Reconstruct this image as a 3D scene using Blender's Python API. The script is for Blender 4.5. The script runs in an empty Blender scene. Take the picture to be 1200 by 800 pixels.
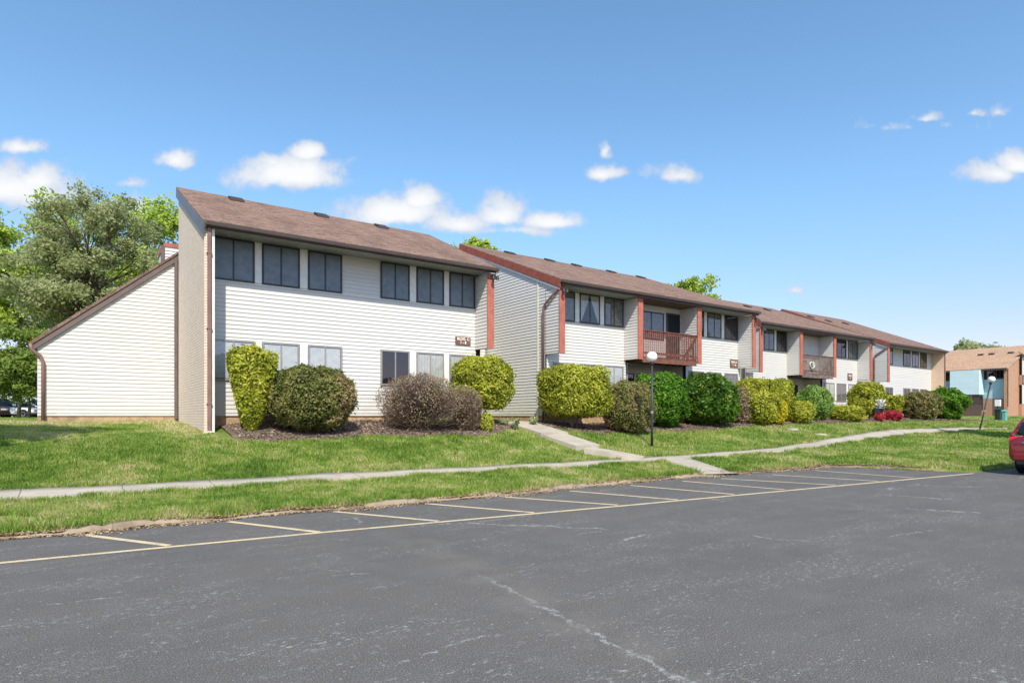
import bpy, bmesh, math, random
import numpy as np
from mathutils import Vector

random.seed(7); RNG = np.random.default_rng(11)
C = bpy.data.collections.new("place"); scene = bpy.context.scene
scene.collection.children.link(C)
R = math.radians
# ------------------------------------------------------------------ camera
E = 1.6                      # eye height above the asphalt; x runs along the facades, y away from them
FX, FY = .5764, .8171        # viewing direction in plan
F = 726.0; HZ = 487.0
cam_d = bpy.data.cameras.new("camera"); cam = bpy.data.objects.new("camera", cam_d)
scene.collection.objects.link(cam); scene.camera = cam
cam.location = (0, 0, E); cam.rotation_euler = (R(90), 0, -math.atan2(FX, FY))
cam_d.sensor_width = 36; cam_d.lens = 36*F/1200; cam_d.shift_y = (HZ-400)/1200
cam_d.clip_start = .05; cam_d.clip_end = 4000
# ------------------------------------------------------------------ exposure
vs = scene.view_settings
vs.view_transform = 'Standard'; vs.look = 'None'; vs.gamma = 1; vs.exposure = .72
# ------------------------------------------------------------------ sun and sky
SUN_EL = R(48); SUN_AZ = R(206)
sd = bpy.data.lights.new("sun", 'SUN'); sd.energy = 3.5; sd.angle = R(.5); sd.color = (1, .935, .83)
so = bpy.data.objects.new("sun", sd); scene.collection.objects.link(so)
to_sun = Vector((math.sin(SUN_AZ)*math.cos(SUN_EL), math.cos(SUN_AZ)*math.cos(SUN_EL), math.sin(SUN_EL)))
so.rotation_euler = to_sun.to_track_quat('Z', 'Y').to_euler(); so.location = (-10, -20, 40)

class NT:
    def __init__(s, tree): s.t = tree; s.l = tree.links
    def n(s, typ, inp=None, **kw):
        nd = s.t.nodes.new(typ)
        for k, v in kw.items(): setattr(nd, k, v)
        for k, v in (inp or {}).items():
            sk = nd.inputs[k]
            if isinstance(v, bpy.types.NodeSocket): s.l.new(v, sk)
            else: sk.default_value = v
        return nd
    def m(s, op, a, b=0.0, c=0.0, clamp=False):
        return s.n('ShaderNodeMath', {0: a, 1: b, 2: c}, operation=op, use_clamp=clamp).outputs[0]
    def vm(s, op, a, b=(0, 0, 0)):
        nd = s.n('ShaderNodeVectorMath', {0: a, 1: b}, operation=op)
        return nd.outputs['Value'] if op in ('DOT_PRODUCT', 'LENGTH') else nd.outputs[0]
    def noise(s, scale, detail=4, rough=.55, vec=None, out=0, **kw):
        i = {'Scale': scale, 'Detail': detail, 'Roughness': rough}
        if vec is not None: i['Vector'] = vec
        return s.n('ShaderNodeTexNoise', i, **kw).outputs[out]
    def mix(s, f, a, b, bt='MIX'):
        nd = s.n('ShaderNodeMix', data_type='RGBA', blend_type=bt)
        for k, v in ((0, f), (6, a), (7, b)):
            if isinstance(v, bpy.types.NodeSocket): s.l.new(v, nd.inputs[k])
            else: nd.inputs[k].default_value = v if k == 0 else (*v[:3], 1)
        return nd.outputs[2]
    def ss(s, x, a, b):
        return s.n('ShaderNodeMapRange', {0: x, 1: a, 2: b, 3: 0.0, 4: 1.0}, interpolation_type='SMOOTHSTEP').outputs[0]
    def ramp(s, f, stops):
        nd = s.n('ShaderNodeValToRGB', {0: f}); cr = nd.color_ramp
        while len(cr.elements) < len(stops): cr.elements.new(.5)
        for e, (p, c) in zip(cr.elements, stops): e.position = p; e.color = (*c, 1)
        return nd.outputs[0]

def build_world():
    w = bpy.data.worlds.new("World"); scene.world = w; w.use_nodes = True
    t = NT(w.node_tree); w.node_tree.nodes.clear()
    sky = t.n('ShaderNodeTexSky', sky_type='NISHITA', sun_disc=False, sun_elevation=SUN_EL, sun_rotation=SUN_AZ,
              altitude=20, air_density=1.0, dust_density=.5, ozone_density=2.4)
    tc = t.n('ShaderNodeTexCoord').outputs['Generated']
    skyc = t.n('ShaderNodeHueSaturation', {'Saturation': 1.10, 'Hue': .493, 'Color': t.mix(1.0, sky.outputs[0], (.14, .14, .14), 'MULTIPLY')}).outputs[0]
    lowel = t.ss(t.n('ShaderNodeSeparateXYZ', {0: tc}).outputs[2], .36, -.02)
    skyc = t.mix(1.0, skyc, t.mix(lowel, (1, 1, 1), (.80, .57, .74)), 'MULTIPLY')
    # cloud field, laid out on a sheet facing north-east of the sky
    fw = t.vm('DOT_PRODUCT', tc, (FX, FY, 0)); rt = t.vm('DOT_PRODUCT', tc, (FY, -FX, 0)); up = t.vm('DOT_PRODUCT', tc, (0, 0, 1))
    fwm = t.m('MAXIMUM', fw, .02)
    P = t.n('ShaderNodeCombineXYZ', {0: t.m('DIVIDE', rt, fwm), 1: t.m('DIVIDE', up, fwm), 2: 0.0}).outputs[0]
    warp = t.noise(9, 5, .6, P, 1)
    warp = t.vm('MULTIPLY', t.vm('SUBTRACT', warp, (.5, .5, .5)), (.06, .035, 0))
    Q = t.vm('ADD', P, warp)
    clouds = [(24, 172, 40, 16, .8), (5, 225, 105, 42, 1), (40, 213, 50, 26, .9), (205, 186, 28, 22, .9), (340, 207, 78, 34, 1.15), (362, 180, 32, 20, 1),
              (318, 190, 22, 16, .7), (462, 250, 72, 30, 1.15), (492, 235, 32, 22, 1), (540, 262, 50, 22, .85), (585, 252, 40, 30, .9), (648, 259, 42, 18, 1),
              (600, 270, 60, 12, .5), (709, 203, 26, 15, .85), (709, 176, 10, 18, .7), (787, 205, 32, 18, .68),
              (1088, 140, 17, 8, .5), (1142, 134, 14, 7, .42), (1175, 131, 14, 7, .35), (1165, 205, 45, 22, .7), (1195, 195, 40, 26, .95),
              (150, 246, 62, 20, .8), (935, 340, 14, 7, .4), (150, 214, 22, 6, .28), (1065, 150, 45, 6, .22)]
    acc = None
    for (cx, cy, a, b, s) in clouds:
        c = ((cx-600)/F, (HZ-cy)/F, 0)
        d = t.vm('MULTIPLY', t.vm('SUBTRACT', Q, c), (F/a, F/b, 0))
        d = t.vm('MAXIMUM', d, t.vm('MULTIPLY', d, (-1, -1.9, 0)))
        v = t.m('MULTIPLY_ADD', t.vm('LENGTH', d), -1.0*s, s)
        acc = v if acc is None else t.m('MAXIMUM', acc, v)
    n1 = t.noise(19, 10, .60, P)
    dens = t.m('ADD', acc, t.m('MULTIPLY_ADD', n1, 1.9, -.86))
    dens = t.ss(dens, .0, .56)
    dens = t.m('MULTIPLY', dens, t.ss(fw, .05, .15))
    shade = t.ss(t.m('ADD', acc, t.m('MULTIPLY_ADD', n1, .8, -.4)), .0, .9)
    ccol = t.mix(shade, (.37, .42, .50), (.61, .61, .61))
    # clouds mixed over the sky colour, whose low part is tinted darker above
    out = t.mix(t.m('MULTIPLY', dens, .95), skyc, ccol)
    bg = t.n('ShaderNodeBackground', {'Color': out, 'Strength': 1.0})
    # Background strength stays in the daylight range: the sky texture is scaled by .14 above
    o = t.n('ShaderNodeOutputWorld', {'Surface': bg.outputs[0]})
build_world()

# ------------------------------------------------------------------ helpers
def rr(px, v):               # x of the point seen in column px at depth row y = v
    k = (px-600)/F; return v*(FX+FY*k)/(FY-FX*k)
def fwd(u, v): return u*FX+v*FY
def zz(py, u, v): return E+(HZ-py)/F*fwd(u, v)
def at_z(px, py, z):
    k = (px-600)/F; d = (E-z)*F/(py-HZ); return d*(FX+FY*k), d*(FY-FX*k)
def ray(px, d):
    k = (px-600)/F; return d*(FX+FY*k), d*(FY-FX*k)

def tag(o, label=None, cat=None, group=None, kind=None):
    for k, v in (('label', label), ('category', cat), ('group', group), ('kind', kind)):
        if v: o[k] = v
    return o
def thing(name, loc, label, cat, group=None, rz=0, kind=None):
    o = bpy.data.objects.new(name, None); C.objects.link(o); o.location = loc; o.rotation_euler = (0, 0, rz)
    o.empty_display_size = .2
    return tag(o, label, cat, group, kind)
def origin_of(p):
    while p is not None and p.parent is not None: p = p.parent
    return Vector(p.location) if p is not None else Vector((0, 0, 0))

class MB:
    """collects faces; build() links them as one mesh object"""
    def __init__(s): s.v = []; s.f = []
    def face(s, pts):
        n = len(s.v); s.v += [tuple(p) for p in pts]; s.f.append(tuple(range(n, n+len(pts)))); return s
    def box(s, a, b):
        x0, x1 = sorted((a[0], b[0])); y0, y1 = sorted((a[1], b[1])); z0, z1 = sorted((a[2], b[2]))
        n = len(s.v)
        s.v += [(x0, y0, z0), (x1, y0, z0), (x1, y1, z0), (x0, y1, z0), (x0, y0, z1), (x1, y0, z1), (x1, y1, z1), (x0, y1, z1)]
        s.f += [tuple(n+i for i in q) for q in ((0, 3, 2, 1), (4, 5, 6, 7), (0, 1, 5, 4), (1, 2, 6, 5), (2, 3, 7, 6), (3, 0, 4, 7))]
        return s
    def prism(s, poly, axis, a, b):
        """poly in the two other axes, extruded along axis from a to b"""
        def P(p, t): return (t, p[0], p[1]) if axis == 0 else ((p[0], t, p[1]) if axis == 1 else (p[0], p[1], t))
        n = len(s.v); k = len(poly)
        s.v += [P(p, a) for p in poly]+[P(p, b) for p in poly]
        s.f.append(tuple(n+i for i in range(k))); s.f.append(tuple(n+k+i for i in reversed(range(k))))
        for i in range(k):
            j = (i+1) % k; s.f.append((n+i, n+k+i, n+k+j, n+j))
        return s
    def tube(s, pts, rad, seg=8, cap=True):
        pts = [Vector(p) for p in pts]; n0 = len(s.v)
        rs = rad if isinstance(rad, (list, tuple)) else [rad]*len(pts)
        prev = None
        for i, p in enumerate(pts):
            d = (pts[min(i+1, len(pts)-1)]-pts[max(i-1, 0)]).normalized()
            a = d.cross(Vector((0, 0, 1))) if abs(d.z) < .9 else d.cross(Vector((1, 0, 0)))
            a.normalize()
            if prev is not None:
                a = prev-d*prev.dot(d)
                a.normalize()
            prev = a; b = d.cross(a)
            for q in range(seg):
                t = 2*math.pi*q/seg; s.v.append(tuple(p+(a*math.cos(t)+b*math.sin(t))*rs[i]))
        for i in range(len(pts)-1):
            for q in range(seg):
                r = (q+1) % seg
                s.f.append((n0+i*seg+q, n0+i*seg+r, n0+(i+1)*seg+r, n0+(i+1)*seg+q))
        if cap:
            s.f.append(tuple(n0+q for q in reversed(range(seg)))); s.f.append(tuple(n0+(len(pts)-1)*seg+q for q in range(seg)))
        return s
    def lathe(s, prof, c, seg=20):
        n0 = len(s.v)
        for (r, z) in prof:
            for q in range(seg):
                t = 2*math.pi*q/seg; s.v.append((c[0]+r*math.cos(t), c[1]+r*math.sin(t), c[2]+z))
        for i in range(len(prof)-1):
            for q in range(seg):
                r = (q+1) % seg; s.f.append((n0+i*seg+q, n0+i*seg+r, n0+(i+1)*seg+r, n0+(i+1)*seg+q))
        return s
    def build(s, name, mat, parent=None, smooth=False, bevel=0, recalc=True, local=False):
        me = bpy.data.meshes.new(name); o = Vector((0, 0, 0)) if local else origin_of(parent)
        me.from_pydata([(a-o.x, b-o.y, c-o.z) for a, b, c in s.v], [], s.f)
        if recalc:
            bm = bmesh.new(); bm.from_mesh(me); bmesh.ops.remove_doubles(bm, verts=bm.verts, dist=1e-5) if smooth else None
            bmesh.ops.recalc_face_normals(bm, faces=bm.faces); bm.to_mesh(me); bm.free()
        me.materials.append(mat)
        ob = bpy.data.objects.new(name, me); C.objects.link(ob)
        if parent is not None: ob.parent = parent
        if smooth:
            for p in me.polygons: p.use_smooth = True
        if bevel:
            md = ob.modifiers.new("b", 'BEVEL'); md.width = bevel; md.segments = 2; md.limit_method = 'ANGLE'
        return ob

def np_mesh(name, verts, k, mat, parent=None, rnd=None, loc=None):
    """verts (N*k,3) → N polygons with k corners each"""
    o = origin_of(parent) if loc is None else Vector(loc)
    verts = np.asarray(verts, dtype=np.float32)-np.array(o, dtype=np.float32)
    nv = len(verts); nf = nv//k
    me = bpy.data.meshes.new(name)
    me.vertices.add(nv); me.vertices.foreach_set('co', verts.ravel())
    me.loops.add(nv); me.loops.foreach_set('vertex_index', np.arange(nv, dtype=np.int32))
    me.polygons.add(nf); me.polygons.foreach_set('loop_start', np.arange(0, nv, k, dtype=np.int32))
    me.polygons.foreach_set('loop_total', np.full(nf, k, dtype=np.int32))
    if rnd is not None:
        at = me.attributes.new('rnd', 'FLOAT', 'FACE'); at.data.foreach_set('value', np.asarray(rnd, dtype=np.float32))
    me.update(calc_edges=True); me.materials.append(mat)
    ob = bpy.data.objects.new(name, me); C.objects.link(ob)
    if parent is not None: ob.parent = parent
    elif loc is not None: ob.location = loc
    return ob

# ------------------------------------------------------------------ materials
def mat(name, rough=.6, spec=.35, metal=0):
    m = bpy.data.materials.new(name); m.use_nodes = True
    t = NT(m.node_tree); b = m.node_tree.nodes['Principled BSDF']
    b.inputs['Roughness'].default_value = rough; b.inputs['Specular IOR Level'].default_value = spec; b.inputs['Metallic'].default_value = metal
    return m, t, b
def pos(t): return t.n('ShaderNodeNewGeometry').outputs['Position']
def plain(name, col, rough=.6, spec=.35, metal=0, var=.12, scale=6, bump=0, col2=None):
    m, t, b = mat(name, rough, spec, metal)
    p = pos(t); n = t.noise(scale, 5, .6, p)
    c2 = col2 or tuple(c*(1-var*2) for c in col)
    t.l.new(t.mix(t.ss(n, .35, .7), col, c2), b.inputs['Base Color'])
    if bump:
        n2 = t.noise(scale*6, 4, .6, p)
        bp = t.n('ShaderNodeBump', {'Strength': bump, 'Distance': .01, 'Height': n2}); t.l.new(bp.outputs[0], b.inputs['Normal'])
    return m

def m_siding(name, col, dirt=(.42, .42, .36)):
    m, t, b = mat(name, .5, .3)
    p = pos(t); sx = t.n('ShaderNodeSeparateXYZ', {0: p})
    # per-course and streak variation, grime near the ground
    course = t.m('FLOOR', t.m('DIVIDE', sx.outputs[2], .12))
    wn = t.n('ShaderNodeTexWhiteNoise', {'W': t.m('ADD', course, t.m('FLOOR', t.m('MULTIPLY_ADD', t.m('ADD', sx.outputs[0], sx.outputs[1]), .27, course)))}, noise_dimensions='1D').outputs[0]
    c = t.mix(t.m('MULTIPLY', wn, .22), col, tuple(x*.72 for x in col))
    st = t.noise(1.0, 6, .6, t.vm('MULTIPLY', p, (3.2, 3.2, .55)))
    c = t.mix(t.m('MULTIPLY', t.ss(st, .5, .8), .16), c, dirt)
    lowz = t.ss(sx.outputs[2], 2.1, 1.6); gn = t.ss(t.noise(3, 5, .65, p), .42, .75)
    c = t.mix(t.m('MULTIPLY', t.m('MULTIPLY', lowz, gn), .3), c, (.33, .34, .22))
    t.l.new(c, b.inputs['Base Color'])
    bp = t.n('ShaderNodeBump', {'Strength': .25, 'Distance': .02, 'Height': t.noise(1.0, 3, .5, t.vm('MULTIPLY', p, (2.2, 2.2, 9)))}); t.l.new(bp.outputs[0], b.inputs['Normal'])
    return m

def m_brick(name, c1, c2, mortar, ch=.075, bw=.22, blotch=None):
    m, t, b = mat(name, .85, .15)
    p = pos(t); s = t.n('ShaderNodeSeparateXYZ', {0: p})
    v = t.n('ShaderNodeCombineXYZ', {0: t.m('ADD', s.outputs[0], s.outputs[1]), 1: s.outputs[2], 2: 0.0}).outputs[0]
    br = t.n('ShaderNodeTexBrick', {'Vector': v, 'Color1': (*c1, 1), 'Color2': (*c2, 1), 'Mortar': (*mortar, 1), 'Scale': 1.0, 'Mortar Size': .008, 'Mortar Smooth': .3, 'Brick Width': bw, 'Row Height': ch})
    c = t.mix(t.m('MULTIPLY', t.ss(t.noise(2.2, 6, .65, p), .4, .75), .35), br.outputs[0], blotch or tuple(x*.7 for x in c1))
    t.l.new(c, b.inputs['Base Color'])
    bp = t.n('ShaderNodeBump', {'Strength': .7, 'Distance': .008, 'Height': t.m('SUBTRACT', 1.0, br.outputs[1])}); t.l.new(bp.outputs[0], b.inputs['Normal'])
    return m

def m_shingle(name, base, warm):
    m, t, b = mat(name, .95, .12)
    p = pos(t); s = t.n('ShaderNodeSeparateXYZ', {0: p})
    v = t.n('ShaderNodeCombineXYZ', {0: s.outputs[0], 1: t.m('MULTIPLY', s.outputs[1], 1.1), 2: 0.0}).outputs[0]
    br = t.n('ShaderNodeTexBrick', {'Vector': v, 'Color1': (.0, .0, .0, 1), 'Color2': (1, 1, 1, 1), 'Mortar': (.3, .3, .3, 1), 'Scale': 1.0, 'Mortar Size': .006, 'Brick Width': .3, 'Row Height': .14, 'Bias': 0.0})
    tab = t.n('ShaderNodeSeparateColor', {0: br.outputs[0]}).outputs[0]
    c = t.mix(tab, base, warm)
    c = t.mix(t.m('MULTIPLY', br.outputs[1], .6), c, tuple(x*.45 for x in base))
    g = t.noise(22, 5, .8, p); c = t.mix(t.m('MULTIPLY', t.ss(g, .5, .66), .75), c, tuple(min(1, x*2.3) for x in base))
    c = t.mix(t.m('MULTIPLY', t.ss(g, .46, .36), .6), c, tuple(x*.4 for x in base))
    g3 = t.noise(8, 4, .75, p); c = t.mix(t.m('MULTIPLY', t.ss(g3, .52, .62), .45), c, tuple(x*1.75 for x in base)); c = t.mix(t.m('MULTIPLY', t.ss(g3, .47, .38), .5), c, tuple(x*.5 for x in base))
    c = t.mix(t.m('MULTIPLY', t.ss(t.noise(.9, 6, .6, t.vm('MULTIPLY', p, (1, .35, .35))), .45, .75), .45), c, tuple(x*.62 for x in base))
    t.l.new(c, b.inputs['Base Color'])
    bp = t.n('ShaderNodeBump', {'Strength': .8, 'Distance': .02, 'Height': t.m('MULTIPLY_ADD', g, .5, t.m('MULTIPLY', tab, .6))}); t.l.new(bp.outputs[0], b.inputs['Normal'])
    return m

def m_leaf(name, stops, trans=.35, rough=.55):
    m = bpy.data.materials.new(name); m.use_nodes = True; t = NT(m.node_tree); m.node_tree.nodes.clear()
    r = t.n('ShaderNodeAttribute', attribute_name='rnd').outputs['Fac']
    p = pos(t); n = t.noise(1.6, 3, .6, p)
    f = t.m('ADD', t.m('MULTIPLY', r, .62), t.m('MULTIPLY', t.ss(n, .3, .7), .38))
    c = t.ramp(f, stops)
    d = t.n('ShaderNodeBsdfPrincipled', {'Base Color': c, 'Roughness': rough, 'Specular IOR Level': .25})
    tr = t.n('ShaderNodeBsdfTranslucent', {'Color': c})
    mx = t.n('ShaderNodeMixShader', {0: trans, 1: d.outputs[0], 2: tr.outputs[0]})
    t.n('ShaderNodeOutputMaterial', {'Surface': mx.outputs[0]})
    return m

def m_glass(name, tint=.75, refl=1.0):
    m = bpy.data.materials.new(name); m.use_nodes = True; t = NT(m.node_tree); m.node_tree.nodes.clear()
    tr = t.n('ShaderNodeBsdfTransparent', {'Color': (tint, tint*1.02, tint*1.03, 1)})
    bp = t.n('ShaderNodeBump', {'Strength': .04, 'Distance': .05, 'Height': t.noise(1.3, 2, .5, pos(t))})
    g = t.n('ShaderNodeBsdfGlossy', {'Color': (refl, refl, refl, 1), 'Roughness': .02, 'Normal': bp.outputs[0]})
    fr = t.n('ShaderNodeFresnel', {'IOR': 1.62})
    bf = t.n('ShaderNodeNewGeometry').outputs['Backfacing']
    f = t.m('MULTIPLY', t.m('MULTIPLY_ADD', fr.outputs[0], 1.1, .03, clamp=True), t.m('SUBTRACT', 1.0, bf))
    mx = t.n('ShaderNodeMixShader', {0: f, 1: tr.outputs[0], 2: g.outputs[0]})
    t.n('ShaderNodeOutputMaterial', {'Surface': mx.outputs[0]})
    return m

def m_emis_less_globe():
    m, t, b = mat('frosted_globe', .25, .5); b.inputs['Base Color'].default_value = (.86, .86, .84, 1)
    b.inputs['Subsurface Weight'].default_value = .3; b.inputs['Subsurface Radius'].default_value = (.1, .1, .1)
    return m

def m_asphalt():
    m, t, b = mat('asphalt', .9, .22)
    p = pos(t); s = t.n('ShaderNodeSeparateXYZ', {0: p})
    big = t.noise(.35, 5, .6, p); mid = t.noise(2.2, 5, .6, p); grain = t.noise(95, 3, .75, p); g2 = t.noise(34, 4, .7, p)
    c = t.mix(t.ss(big, .3, .7), (.114, .105, .095), (.095, .089, .081))
    c = t.mix(t.m('MULTIPLY', t.ss(mid, .4, .75), .5), c, (.132, .126, .117))
    c = t.mix(t.m('MULTIPLY', t.ss(t.noise(1.1, 6, .7, t.vm('MULTIPLY', p, (.5, 2.4, 1))), .5, .72), .45), c, (.070, .068, .068))
    c = t.mix(t.m('MULTIPLY', t.ss(grain, .52, .66), .8), c, (.27, .262, .25))
    c = t.mix(t.m('MULTIPLY', t.ss(grain, .47, .36), .85), c, (.04, .04, .045))
    # worn scuffs: clusters of pale exposed stone, stretched along the lot
    st = t.vm('MULTIPLY', p, (1, 2.6, 1))
    where = t.ss(t.noise(.5, 6, .75, st), .49, .60)
    s1 = t.ss(t.noise(13, 6, .85, t.vm('MULTIPLY', p, (1, 1.9, 1))), .545, .60)
    c = t.mix(t.m('MULTIPLY', t.m('MULTIPLY', where, s1), .55), c, (.45, .44, .42))
    s2 = t.ss(t.noise(30, 3, .6, p), .655, .70)
    c = t.mix(t.m('MULTIPLY', s2, .6), c, (.5, .49, .47))
    # short hairline cracks
    wp = t.vm('ADD', t.vm('MULTIPLY', p, (.30, .62, 1)), t.vm('MULTIPLY', t.noise(1.9, 7, .75, p, 1), (.30, .30, 0)))
    ck = t.n('ShaderNodeTexVoronoi', {'Vector': wp, 'Scale': .7}, feature='DISTANCE_TO_EDGE').outputs[0]
    ckm = t.m('MULTIPLY', t.m('MULTIPLY', t.ss(ck, .009, .001), t.ss(t.noise(.6, 3, .5, p), .53, .60)), t.ss(t.noise(9, 5, .7, p), .44, .54))
    c = t.mix(t.m('MULTIPLY', ckm, .5), c, (.46, .45, .43))
    # the long paving seam, its joint gone pale
    (x0, y0), (x1, y1) = at_z(500, 640, 0), at_z(830, 812, 0)
    L = math.hypot(x1-x0, y1-y0); dx, dy = (x1-x0)/L, (y1-y0)/L
    wob = t.m('MULTIPLY_ADD', t.noise(2.6, 6, .72, p), .34, -.17)
    dist = t.m('ABSOLUTE', t.m('ADD', t.vm('DOT_PRODUCT', t.vm('SUBTRACT', p, (x0, y0, 0)), (-dy, dx, 0)), wob))
    along = t.vm('DOT_PRODUCT', t.vm('SUBTRACT', p, (x0, y0, 0)), (dx, dy, 0))
    lm = t.m('MULTIPLY', t.ss(along, 1.2, 2.2), t.ss(along, 12.0, 9.0))
    wid = t.m('MULTIPLY_ADD', t.noise(3, 3, .6, p), .12, -.022)
    core = t.ss(dist, wid, t.m('MULTIPLY', wid, .3))
    core = t.m('MULTIPLY', core, t.ss(t.noise(18, 6, .8, p), .46, .56))
    c = t.mix(t.m('MULTIPLY', t.m('MULTIPLY', core, lm), .52), c, (.46, .45, .42))
    halo = t.m('MULTIPLY', t.m('MULTIPLY', t.ss(dist, .45, .05), t.ss(along, -1.5, .5)), t.ss(along, 6, 3))
    c = t.mix(t.m('MULTIPLY', t.m('MULTIPLY', halo, t.ss(mid, .35, .6)), .4), c, (.165, .15, .125))
    t.l.new(c, b.inputs['Base Color'])
    h = t.m('ADD', grain, t.m('MULTIPLY', g2, .6))
    bp = t.n('ShaderNodeBump', {'Strength': .2, 'Distance': .003, 'Height': h}); t.l.new(bp.outputs[0], b.inputs['Normal'])
    return m

def m_ground(name, stops, scale=1.2, fine=26, bump=.6):
    m, t, b = mat(name, .95, .1)
    p = pos(t)
    f = t.m('ADD', t.m('MULTIPLY', t.noise(scale, 6, .65, p), .55), t.m('MULTIPLY', t.noise(fine, 4, .7, p), .45))
    c = t.ramp(f, stops)
    t.l.new(c, b.inputs['Base Color'])
    bp = t.n('ShaderNodeBump', {'Strength': bump, 'Distance': .03, 'Height': t.noise(fine*1.6, 4, .7, p)}); t.l.new(bp.outputs[0], b.inputs['Normal'])
    return m

def m_concrete(name, c1=(.47, .415, .335), c2=(.36, .315, .25), joint=1.5):
    m, t, b = mat(name, .85, .2)
    p = pos(t); s = t.n('ShaderNodeSeparateXYZ', {0: p})
    c = t.mix(t.ss(t.noise(1.4, 6, .65, p), .35, .7), c1, c2)
    c = t.mix(t.m('MULTIPLY', t.ss(t.noise(70, 3, .7, p), .5, .75), .35), c, tuple(x*.6 for x in c2))
    if joint:
        j = t.m('ABSOLUTE', t.m('SUBTRACT', t.m('FRACT', t.m('DIVIDE', t.m('ADD', s.outputs[0], t.m('MULTIPLY_ADD', t.noise(3, 3, .6, p), .05, 0.0)), joint)), .5))
        c = t.mix(t.m('MULTIPLY', t.ss(j, .010, .004), .8), c, (.13, .12, .09))
    t.l.new(c, b.inputs['Base Color'])
    bp = t.n('ShaderNodeBump', {'Strength': .4, 'Distance': .006, 'Height': t.noise(45, 4, .7, p)}); t.l.new(bp.outputs[0], b.inputs['Normal'])
    return m

def m_paint():
    m, t, b = mat('worn_line_paint', .8, .2)
    p = pos(t); w = t.m('ADD', t.m('MULTIPLY', t.noise(60, 4, .75, p), .6), t.m('MULTIPLY', t.noise(4, 5, .65, p), .4))
    c = t.mix(t.ss(t.noise(1.5, 3, .5, p), .4, .6), (.62, .49, .28), (.57, .47, .31))
    c = t.mix(t.m('MULTIPLY', t.ss(w, .515, .60), .8), c, (.17, .16, .15))
    t.l.new(c, b.inputs['Base Color'])
    return m

M = {}
M['siding'] = m_siding('white_vinyl_siding', (.635, .62, .58))
M['siding_teal'] = m_siding('pale_blue_siding', (.38, .56, .62))
M['siding_light'] = m_siding('light_blue_siding', (.62, .76, .80))
M['trim_white'] = plain('white_trim', (.80, .79, .72), .5, .3, var=.06)
M['trim_cream'] = plain('cream_corner_trim', (.78, .76, .55), .5, .3, var=.06)
M['red_trim'] = plain('salmon_red_painted_wood', (.45, .15, .10), .75, .2, var=.14, scale=3, col2=(.35, .115, .08))
M['rake_red'] = plain('dark_red_rake_board', (.30, .085, .055), .65, .25, var=.15)
M['brown_metal'] = plain('brown_gutter_metal', (.085, .062, .055), .4, .4, var=.1)
M['downspout'] = plain('faded_brown_downspout', (.25, .145, .12), .55, .35, var=.12, scale=2)
M['rake_grey'] = plain('blue_grey_rake_board', (.15, .165, .20), .5, .35, var=.12, scale=3)
M['rake_brown'] = plain('brown_rake_board', (.17, .13, .115), .55, .3, var=.1, scale=3)
M['soffit'] = plain('ribbed_soffit', (.36, .36, .34), .6, .3, var=.08)
M['wood_soffit'] = plain('brown_wood_soffit', (.16, .105, .08), .7, .25, var=.15)
M['deck_wood'] = plain('red_brown_deck_wood', (.21, .085, .06), .7, .25, var=.2, scale=5)
M['deck_grey'] = plain('weathered_deck_wood', (.22, .165, .14), .8, .2, var=.25, scale=5)
M['frame_dark'] = plain('dark_bronze_frame', (.045, .045, .045), .4, .4, var=.05)
M['frame_grey'] = plain('grey_aluminium_frame', (.34, .32, .29), .4, .5, metal=.3, var=.05)
M['screen'] = plain('blue_grey_window_screen', (.165, .205, .235), .4, .5, var=.12, scale=5)
M['dark_in'] = plain('dark_room', (.02, .023, .026), .8, .2, var=.1)
M['curtain'] = plain('pale_curtain', (.50, .49, .44), .9, .1, var=.1)
M['curtain_grey'] = plain('grey_curtain', (.19, .185, .17), .9, .1, var=.2)
M['blind'] = plain('white_slat_blind', (.56, .57, .55), .7, .2, var=.06)
M['glass'] = m_glass('window_glass', .90)
M['glass_dark'] = m_glass('tinted_glass', .45)
M['shingle'] = m_shingle('brown_red_shingles', (.155, .101, .078), (.285, .185, .14))
M['shingle_tan'] = m_shingle('tan_red_shingles', (.36, .23, .15), (.46, .30, .20))
M['brick_cream'] = m_brick('cream_painted_brick', (.70, .58, .47), (.76, .64, .53), (.46, .36, .28), blotch=(.62, .50, .38))
M['brick_tan'] = m_brick('tan_brick', (.72, .52, .36), (.78, .58, .41), (.55, .42, .32))
M['brick_red'] = m_brick('orange_brick', (.46, .24, .15), (.54, .30, .19), (.42, .3, .22))
M['foundation'] = plain('earth_stained_foundation', (.50, .34, .21), .9, .1, var=.2, scale=4, bump=.4)
M['asphalt'] = m_asphalt()
M['paint'] = m_paint()
M['concrete'] = m_concrete('sidewalk_concrete')
M['kerb'] = m_concrete('kerb_concrete', (.34, .27, .19), (.17, .125, .08), .9)
M['mulch'] = m_ground('mulch', [(.3, (.09, .065, .048)), (.5, (.19, .14, .105)), (.68, (.32, .25, .19))], 2.5, 40, 1.0)
M['lawn'] = m_ground('lawn_soil', [(.36, (.06, .11, .018)), (.48, (.13, .19, .035)), (.57, (.24, .24, .08)), (.68, (.36, .28, .15))], .8, 22, .8)
M['far_ground'] = m_ground('far_ground', [(.35, (.06, .10, .03)), (.6, (.12, .15, .05))], .1, 2, .1)
M['globe'] = m_emis_less_globe()
M['black_metal'] = plain('black_painted_metal', (.035, .035, .038), .45, .4, var=.1)
M['dark_vent'] = plain('dark_roof_vent', (.06, .045, .042), .7, .2, var=.1)
M['sign_brown'] = plain('brown_sign_board', (.19, .10, .065), .6, .3, var=.12, scale=12)
M['sign_white'] = plain('cream_lettering', (.80, .76, .68), .6, .2, var=.03)
M['white'] = plain('white_paint', (.8, .8, .78), .45, .4, var=.05)
M['tyre'] = plain('tyre_rubber', (.02, .02, .021), .8, .25, var=.1)
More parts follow.
